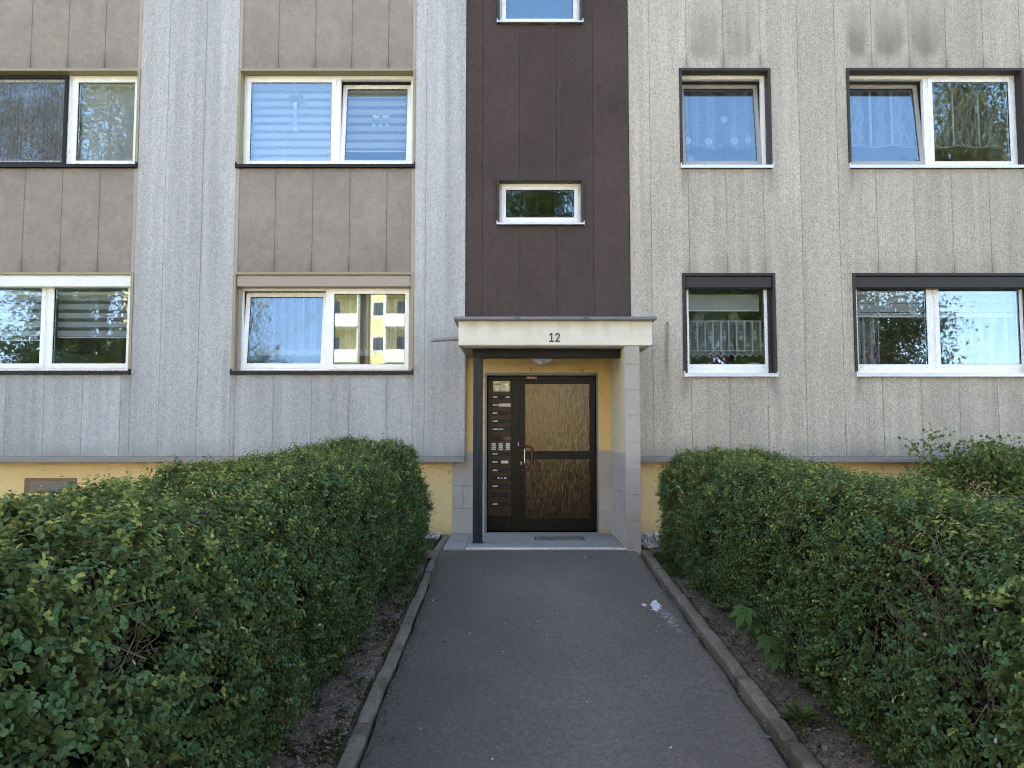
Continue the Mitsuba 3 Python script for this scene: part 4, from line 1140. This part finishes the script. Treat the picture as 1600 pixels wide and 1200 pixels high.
def lobed_leaf(o, ax, nm, L, c):
    """a hand-shaped leaf of five lobes"""
    ax = unit(np.array(ax, float)); s = unit(np.cross(ax, nm)); u = np.cross(s, ax)
    v, f, cc = [], [], []
    for a, ln in ((-1.25, 0.62), (-0.62, 0.85), (0, 1.0), (0.62, 0.85), (1.25, 0.62)):
        d = ax * math.cos(a) + s * math.sin(a); e = -ax * math.sin(a) + s * math.cos(a)
        k = len(v)
        l = L * ln
        v += [o, o + d * l * 0.35 + e * l * 0.20 + u * 0.008, o + d * l * 0.7 + e * l * 0.15 - u * l * 0.08, o + d * l - u * l * 0.22, o + d * l * 0.7 - e * l * 0.15 - u * l * 0.08, o + d * l * 0.35 - e * l * 0.20 + u * 0.008, o + d * l * 0.55 - u * l * 0.03]
        f += [[k, k + 6, k + 1], [k + 1, k + 6, k + 2], [k + 2, k + 6, k + 3], [k + 3, k + 6, k + 4], [k + 4, k + 6, k + 5], [k + 5, k + 6, k]]
        cc += [c] * 7
    return np.array(v), np.array(f), np.array(cc)


wd = thing('broad_leaved_weed', 'weed with large hand-shaped leaves at the foot of the right hedge', 'plant')
vs, fs_, cs_, off, stems = [], [], [], 0, []
root = np.array([1.93, 5.45, float(gz(5.45))])
for q, (dx, dy, dz, L) in enumerate(((-0.24, -0.05, 0.36, 0.17), (-0.02, -0.18, 0.27, 0.16), (-0.14, -0.22, 0.20, 0.15), (0.0, -0.20, 0.40, 0.15), (-0.10, -0.28, 0.10, 0.15), (0.02, -0.30, 0.16, 0.14), (-0.16, -0.08, 0.26, 0.14), (-0.04, -0.25, 0.33, 0.13))):
    o = root + [dx, dy, dz]
    v, f, c = lobed_leaf(o, [dx * 2.2 + rng.normal(0, 0.3), -0.5, -0.55 + 0.2 * rng.normal()], np.array([-0.3, -0.6, 0.8]), L, np.array([0.095, 0.160, 0.050]) * rng.uniform(0.7, 1.2))
    vs.append(v); fs_.append(f + off); cs_.append(c); off += len(v)
    stems.append(tube([root, root + np.array([dx, dy, dz]) * 0.5 + [0, 0, 0.06], o], [0.005, 0.004, 0.003], 5))
put('leaf_blades', (np.vstack(vs), np.vstack(fs_)), M['leaf'], wd, color=np.vstack(cs_))
put('stem', stems, M['twig'], wd)


def rosette(name, label, x, y, n, L, w, col, seed, z=0.0):
    r = np.random.default_rng(seed)
    k = thing(name, label, 'plant')
    vs, fs, cs, off = [], [], [], 0
    for q in range(n):
        a = r.uniform(0, 2 * np.pi)
        up = r.uniform(0.3, 1.2)
        h = np.array([math.cos(a), math.sin(a), 0])
        ln = L * r.uniform(0.6, 1.1)
        t = np.linspace(0, 1, 6)
        ctr = np.array([x, y, float(gz(y)) + z]) + h[None] * (ln * t * math.cos(up))[:, None] + np.array([0, 0, 1])[None] * (ln * (t * math.sin(up) - 0.45 * t ** 2.2))[:, None]
        s = np.cross(h, [0, 0, 1])
        wd_ = w * np.array([0.35, 0.8, 1.0, 0.9, 0.55, 0.05]) * (1 + 0.15 * r.normal(size=6))
        V = np.stack([ctr - s * wd_[:, None] / 2, ctr - [0, 0, w * 0.15], ctr + s * wd_[:, None] / 2], 1).reshape(-1, 3)
        F = []
        for i in range(5):
            for j in range(2):
                o = i * 3 + j
                F += [[o, o + 1, o + 4], [o, o + 4, o + 3]]
        vs.append(V); fs.append(np.array(F) + off); cs.append(np.tile(np.array(col) * r.uniform(0.7, 1.3), (18, 1))); off += 18
    put('leaf_blades', (np.vstack(vs), np.vstack(fs)), M['leaf'], k, color=np.vstack(cs))


rosette('dandelion', 'flat green leaf rosette growing over the right kerb', 1.70, 4.45, 22, 0.25, 0.030, (0.085, 0.13, 0.03), 5)
rosette('dandelion', 'small leaf rosette on the mossy soil beside the left kerb', -1.02, 5.0, 9, 0.07, 0.02, (0.065, 0.105, 0.025), 6)


def grass(name, label, areas, n, L, col, seed):
    r = np.random.default_rng(seed)
    P = []
    for (x0, x1, y0, y1, frac) in areas:
        m = int(n * frac)
        x, y = r.uniform(x0, x1, m), r.uniform(y0, y1, m)
        d = meshkit.noise(np.stack([x * 7, y * 7, x * 0], -1), seed)
        ok = d > r.uniform(0.25, 0.6, m)
        P.append(np.stack([x, y, gz(y) - 0.02 + 0 * x], 1)[ok])
    P = np.vstack(P); n = len(P)
    d = unit(r.normal(size=(n, 3)) * [0.5, 0.5, 0.1] + [0, 0, 1])
    s = unit(np.cross(d, r.normal(size=(n, 3))))
    ln = L * r.uniform(0.4, 1.2, (n, 1)); w = 0.0035 * r.uniform(0.7, 1.5, (n, 1))
    bend = r.normal(size=(n, 3)) * [1, 1, 0] * 0.35 * ln
    V = np.stack([P - s * w, P + s * w, P + d * ln * 0.55 + s * w * 0.8 + bend * 0.3, P + d * ln * 0.55 - s * w * 0.8 + bend * 0.3, P + d * ln + bend], 1).reshape(-1, 3)
    o = (np.arange(n) * 5)[:, None]
    F = np.concatenate([o + [0, 1, 2], o + [0, 2, 3], o + [3, 2, 4]], 1).reshape(-1, 3)
    C = np.array(col) * r.uniform(0.55, 1.35, (n, 1)) * (1 + 0.2 * r.normal(size=(n, 3)).clip(-1, 1))
    put(name, (V, F), M['leaf'], color=np.repeat(C, 5, axis=0).clip(0.004, 1), kind='stuff', label=label, cat='grass')


grass('grass', 'short grass between the hedge ends and the porch', [(-2.0, -0.94, 8.0, 14.0, 0.5), (1.61, 2.1, 7.6, 8.5, 0.3), (1.9, 3.5, 8.6, 14.0, 0.2)], 22000, 0.075, (0.060, 0.105, 0.028), 31)
grass('moss', 'moss cushions on the soil beside the left kerb', [(-1.30, -0.94, 4.0, 7.6, 0.97), (-0.76, -0.58, 4.22, 4.32, 0.03)], 26000, 0.016, (0.055, 0.062, 0.016), 33)


def scatter(name, label, cat, areas, n, size, cols, seed, flat=0.5, mat='pebble', sink=0.3, thresh=None):
    """small irregular bits lying on the ground"""
    r = np.random.default_rng(seed)
    base = trimesh.creation.icosphere(1 if flat > 0.3 else 0, 1.0)
    bv, bf = np.array(base.vertices), np.array(base.faces)
    VV, FF, CC, off = [], [], [], 0
    for (x0, x1, y0, y1, frac, lift) in areas:
        for q in range(int(n * frac)):
            x, y = r.uniform(x0, x1), r.uniform(y0, y1)
            s = size * r.lognormal(0, 0.4)
            v = bv * [s, s * r.uniform(0.6, 1), s * flat * r.uniform(0.6, 1.2)] * (1 + 0.18 * r.normal(size=(len(bv), 1)))
            R = trimesh.transformations.euler_matrix(r.normal(0, 0.4), r.normal(0, 0.4), r.uniform(0, 6))[:3, :3]
            v = v @ R.T + [x, y, float(gz(y)) + lift + s * flat * (1 - sink)]
            c = np.array(cols[r.integers(len(cols))]) * r.uniform(0.75, 1.2)
            VV.append(v); FF.append(bf + off); CC.append(np.tile(c, (len(v), 1))); off += len(v)
    V, C = np.vstack(VV), np.vstack(CC)
    put(name, (V, np.vstack(FF)), M[mat], color=C.clip(0, 0.9), kind='stuff', label=label, cat=cat)


scatter('gravel', 'pale pebbles in the strip along the foot of the plinth', 'gravel', [(-2.6, -0.95, 9.55, 10.02, 0.55, 0.0), (1.52, 3.4, 8.85, 10.02, 0.45, 0.0)], 3600, 0.013, [(0.45, 0.43, 0.40), (0.33, 0.30, 0.27), (0.55, 0.54, 0.52), (0.25, 0.22, 0.20)], 41, 0.65)
scatter('soil_crumbs', 'crumbs of soil and small stones beside the kerbs', 'soil', [(-1.35, -0.95, 3.6, 8.4, 0.5, -0.012), (1.62, 2.1, 3.6, 8.4, 0.5, -0.012)], 3000, 0.0075, [(0.075, 0.058, 0.042), (0.12, 0.095, 0.07), (0.045, 0.034, 0.026), (0.16, 0.13, 0.10)], 42, 0.6)
n = 5200
r = np.random.default_rng(44)
lx = np.concatenate([r.uniform(-1.36, -0.94, n // 2), r.uniform(1.61, 2.12, n // 2)])
ly = r.uniform(3.5, 8.5, n)
# some blown against the kerbs and onto the path
k = 520
lx = np.concatenate([lx, 1.475 - np.abs(r.normal(0, 0.035, k // 2)), -0.80 + np.abs(r.normal(0, 0.05, k // 2))]); ly = np.concatenate([ly, r.uniform(3.6, 7.6, k)])
P = np.stack([lx, ly, gz(ly) + np.where((lx > -0.82) & (lx < 1.48), 0.004, 0.004 + 0.02 * r.random(len(lx)))], 1)
cols = np.array([(0.10, 0.066, 0.042), (0.16, 0.12, 0.085), (0.06, 0.045, 0.034), (0.24, 0.19, 0.13), (0.085, 0.08, 0.04)])
mm, cc = leafmesh(P, r.normal(size=P.shape) * [1, 1, 0.15], r.normal(size=P.shape) * 0.4 + [0, 0, 1], r.uniform(0.008, 0.024, len(P)), r.uniform(0.004, 0.013, len(P)), cols[r.integers(0, 5, len(P))] * r.uniform(0.6, 1.2, (len(P), 1)), 0.5)
put('leaf_litter', mm, M['pebble'], color=cc, kind='stuff', label='dry leaf scraps along the soil and against the kerbs', cat='leaf litter')
r = np.random.default_rng(47)
n = 46
lx, ly = r.uniform(-0.75, 1.44, n), r.uniform(3.9, 8.5, n)
lx = np.concatenate([lx, 1.22 + 0.08 * r.normal(size=14)]); ly = np.concatenate([ly, 6.6 + 0.35 * r.normal(size=14)])
P = np.stack([lx, ly, gz(ly) + 0.008], 1)
mm, cc = leafmesh(P, r.normal(size=P.shape) * [1, 1, 0.05], r.normal(size=P.shape) * 0.2 + [0, 0, 1], r.uniform(0.010, 0.026, len(P)), r.uniform(0.006, 0.014, len(P)), np.array([0.62, 0.60, 0.55]) * r.uniform(0.6, 1.1, (len(P), 1)), 0.3)
put('petals', mm, M['pebble'], color=cc, kind='stuff', label='tiny white petals and crumbs on the asphalt path', cat='petals')

# ------------------------------------------------------------------ what the panes mirror: trees and the block across the green
def tree(label, x, y, h, cz0, rx, rz, n, col, seed, leaf=0.10, trunk=0.16, off=(0, 0), lf=0.22):
    r = np.random.default_rng(seed)
    k = thing('tree', label, 'tree')
    base = np.array([x, y, float(gz(y)) - 0.1])
    ctr = np.array([x + off[0], y + off[1], (cz0 + h) / 2])
    limbs, tips = [], []
    top = np.array([ctr[0], ctr[1], h - 1.0])
    tr = [base, np.array([base[0] * 0.93 + top[0] * 0.07, base[1], 0.45 * h]) + r.normal(size=3) * 0.12, base * 0.3 + top * 0.7 + r.normal(size=3) * 0.2, top]
    put('trunk', tube(tr, [trunk, trunk * 0.75, trunk * 0.45, 0.03], 8), M['bark'], k, smooth=True)
    for q in range(32):
        t = r.uniform(lf, 0.95)
        a = np.array([np.interp(t, [0, 0.4, 0.7, 1], [p[d] for p in tr]) for d in range(3)])
        u = rand_dir_s(r)
        e = ctr + u * [rx, rx, rz] * r.uniform(0.55, 0.98)
        mid = (a + e) / 2 + r.normal(size=3) * 0.25
        limbs.append(tube([a, mid, e], [trunk * 0.26, trunk * 0.14, 0.010], 5, cap=False))
        tips += [e, mid, (mid + e) / 2]
        for w in range(3):
            e2 = e + r.normal(size=3) * 0.7
            limbs.append(tube([mid * 0.4 + e * 0.6, (e + e2) / 2, e2], [0.018, 0.012, 0.006], 4, cap=False)); tips.append(e2)
    put('limbs', limbs, M['bark'], k, smooth=True)
    tips = np.array(tips)
    P = tips[r.integers(0, len(tips), n)] + r.normal(size=(n, 3)) * r.uniform(0.12, 0.5, (n, 1))
    c = np.array(col) * r.uniform(0.55, 1.4, (n, 1))
    mm, cc = leafmesh(P, r.normal(size=(n, 3)) + [0, 0, -0.4], r.normal(size=(n, 3)) * 0.8 + [0, 0, 0.8], r.uniform(0.7, 1.3, n) * leaf, r.uniform(0.4, 0.62, n) * leaf, c, simple=True)
    put('crown', mm, M['leaf'], k, color=cc)


def rand_dir_s(r):
    v = r.normal(size=3)
    return v / np.linalg.norm(v)


tree('broad pale-leaved tree behind the viewer, mirrored in the upper far left window', -14.6, -6, 15.4, 6.5, 3.6, 4.4, 24000, (0.22, 0.22, 0.10), 61, 0.15)
tree('low dark tree behind the viewer, mirrored in the lower far left window', -14.9, -5.4, 6.9, 0.6, 2.6, 3.2, 34000, (0.055, 0.08, 0.026), 66, 0.14)
tree('dense dark tree behind the viewer, mirrored in the stair window', 1.6, -7, 13.6, 4.6, 4.3, 4.4, 34000, (0.06, 0.08, 0.024), 62, 0.13)
tree('bushy tree behind the viewer, mirrored in the small lower window', 7.6, -6, 9.2, 1.4, 2.9, 3.9, 36000, (0.055, 0.08, 0.024), 63, 0.15)
tree('feathery tree behind the viewer, mirrored in the large upper right window', 16.8, -2, 13.0, 6.9, 2.2, 3.0, 13000, (0.13, 0.13, 0.045), 64, 0.13, off=(-3.4, 0), lf=0.62)
tree('small dark tree behind the viewer, mirrored in the large lower right window', 10.7, -2, 6.6, 1.6, 1.7, 2.5, 15000, (0.045, 0.06, 0.022), 67, 0.13, trunk=0.1)
tree('slim young tree behind the viewer, mirrored in the lower window beside the canopy', -11.6, -11, 11.6, 4.0, 1.1, 3.6, 7000, (0.12, 0.15, 0.05), 65, 0.12, trunk=0.1)

M['opp_yellow'] = matte('opp_yellow', (0.74, 0.62, 0.32))
M['opp_cream'] = matte('opp_cream', (0.82, 0.78, 0.66))
M['opp_brown'] = matte('opp_brown', (0.16, 0.12, 0.085))
M['opp_dark'] = plain('opp_dark', (0.045, 0.05, 0.06), 0.1, 0.6)
O = thing('facing_apartment_block', 'sunlit yellow apartment block with balconies across the green, mirrored in the panes', 'building')
YO = -38.0
put('wall', bx(-31, 3.0, YO - 11, YO, -1.0, 15.2), M['opp_yellow'], O)
put('roof', bx(-31.3, 3.3, YO - 11.3, YO + 0.3, 15.2, 15.6), M['opp_cream'], O)
for c in range(-4, 3):
    xb = -13.9 + 5.7 * c + 5.7      # left edge of each bay: balcony, brown strip, window
    if xb < -30.5 or xb + 4.2 > 3: continue
    put('brown_strip', bx(xb + 1.95, xb + 2.55, YO + 0.001, YO + 0.25, -0.5, 15.0), M['opp_brown'], O)
    for fl in range(5):
        zf = 1.45 + 2.8 * fl - 0.25
        b = put('balcony', [bx(xb - 1.7, xb + 1.9, YO + 1.2, YO + 1.3, zf - 0.05, zf + 0.95), bx(xb - 1.7, xb + 1.9, YO + 0.002, YO + 1.2, zf - 0.15, zf - 0.051), bx(xb + 1.82, xb + 1.9, YO + 0.002, YO + 1.199, zf - 0.05, zf + 2.6), bx(xb - 1.7, xb - 1.62, YO + 0.002, YO + 1.199, zf - 0.05, zf + 2.6)], M['opp_cream'], O)
        put('balcony_door', [bx(xb - 0.9, xb + 0.2, YO + 0.003, YO + 0.03, zf + 0.1, zf + 2.1)], M['opp_dark'], O)
        w = put('window', bring(xb + 2.75, xb + 3.8, zf + 0.85, zf + 2.15, 0.1, 0.1, 0.12, 0.1, YO + 0.02, YO + 0.08) if False else bx(xb + 2.75, xb + 3.8, YO + 0.003, YO + 0.03, zf + 0.85, zf + 2.15), M['opp_cream'], O)
        put('pane', bx(xb + 2.88, xb + 3.67, YO + 0.0305, YO + 0.035, zf + 1.0, zf + 2.05), M['opp_dark'], w)
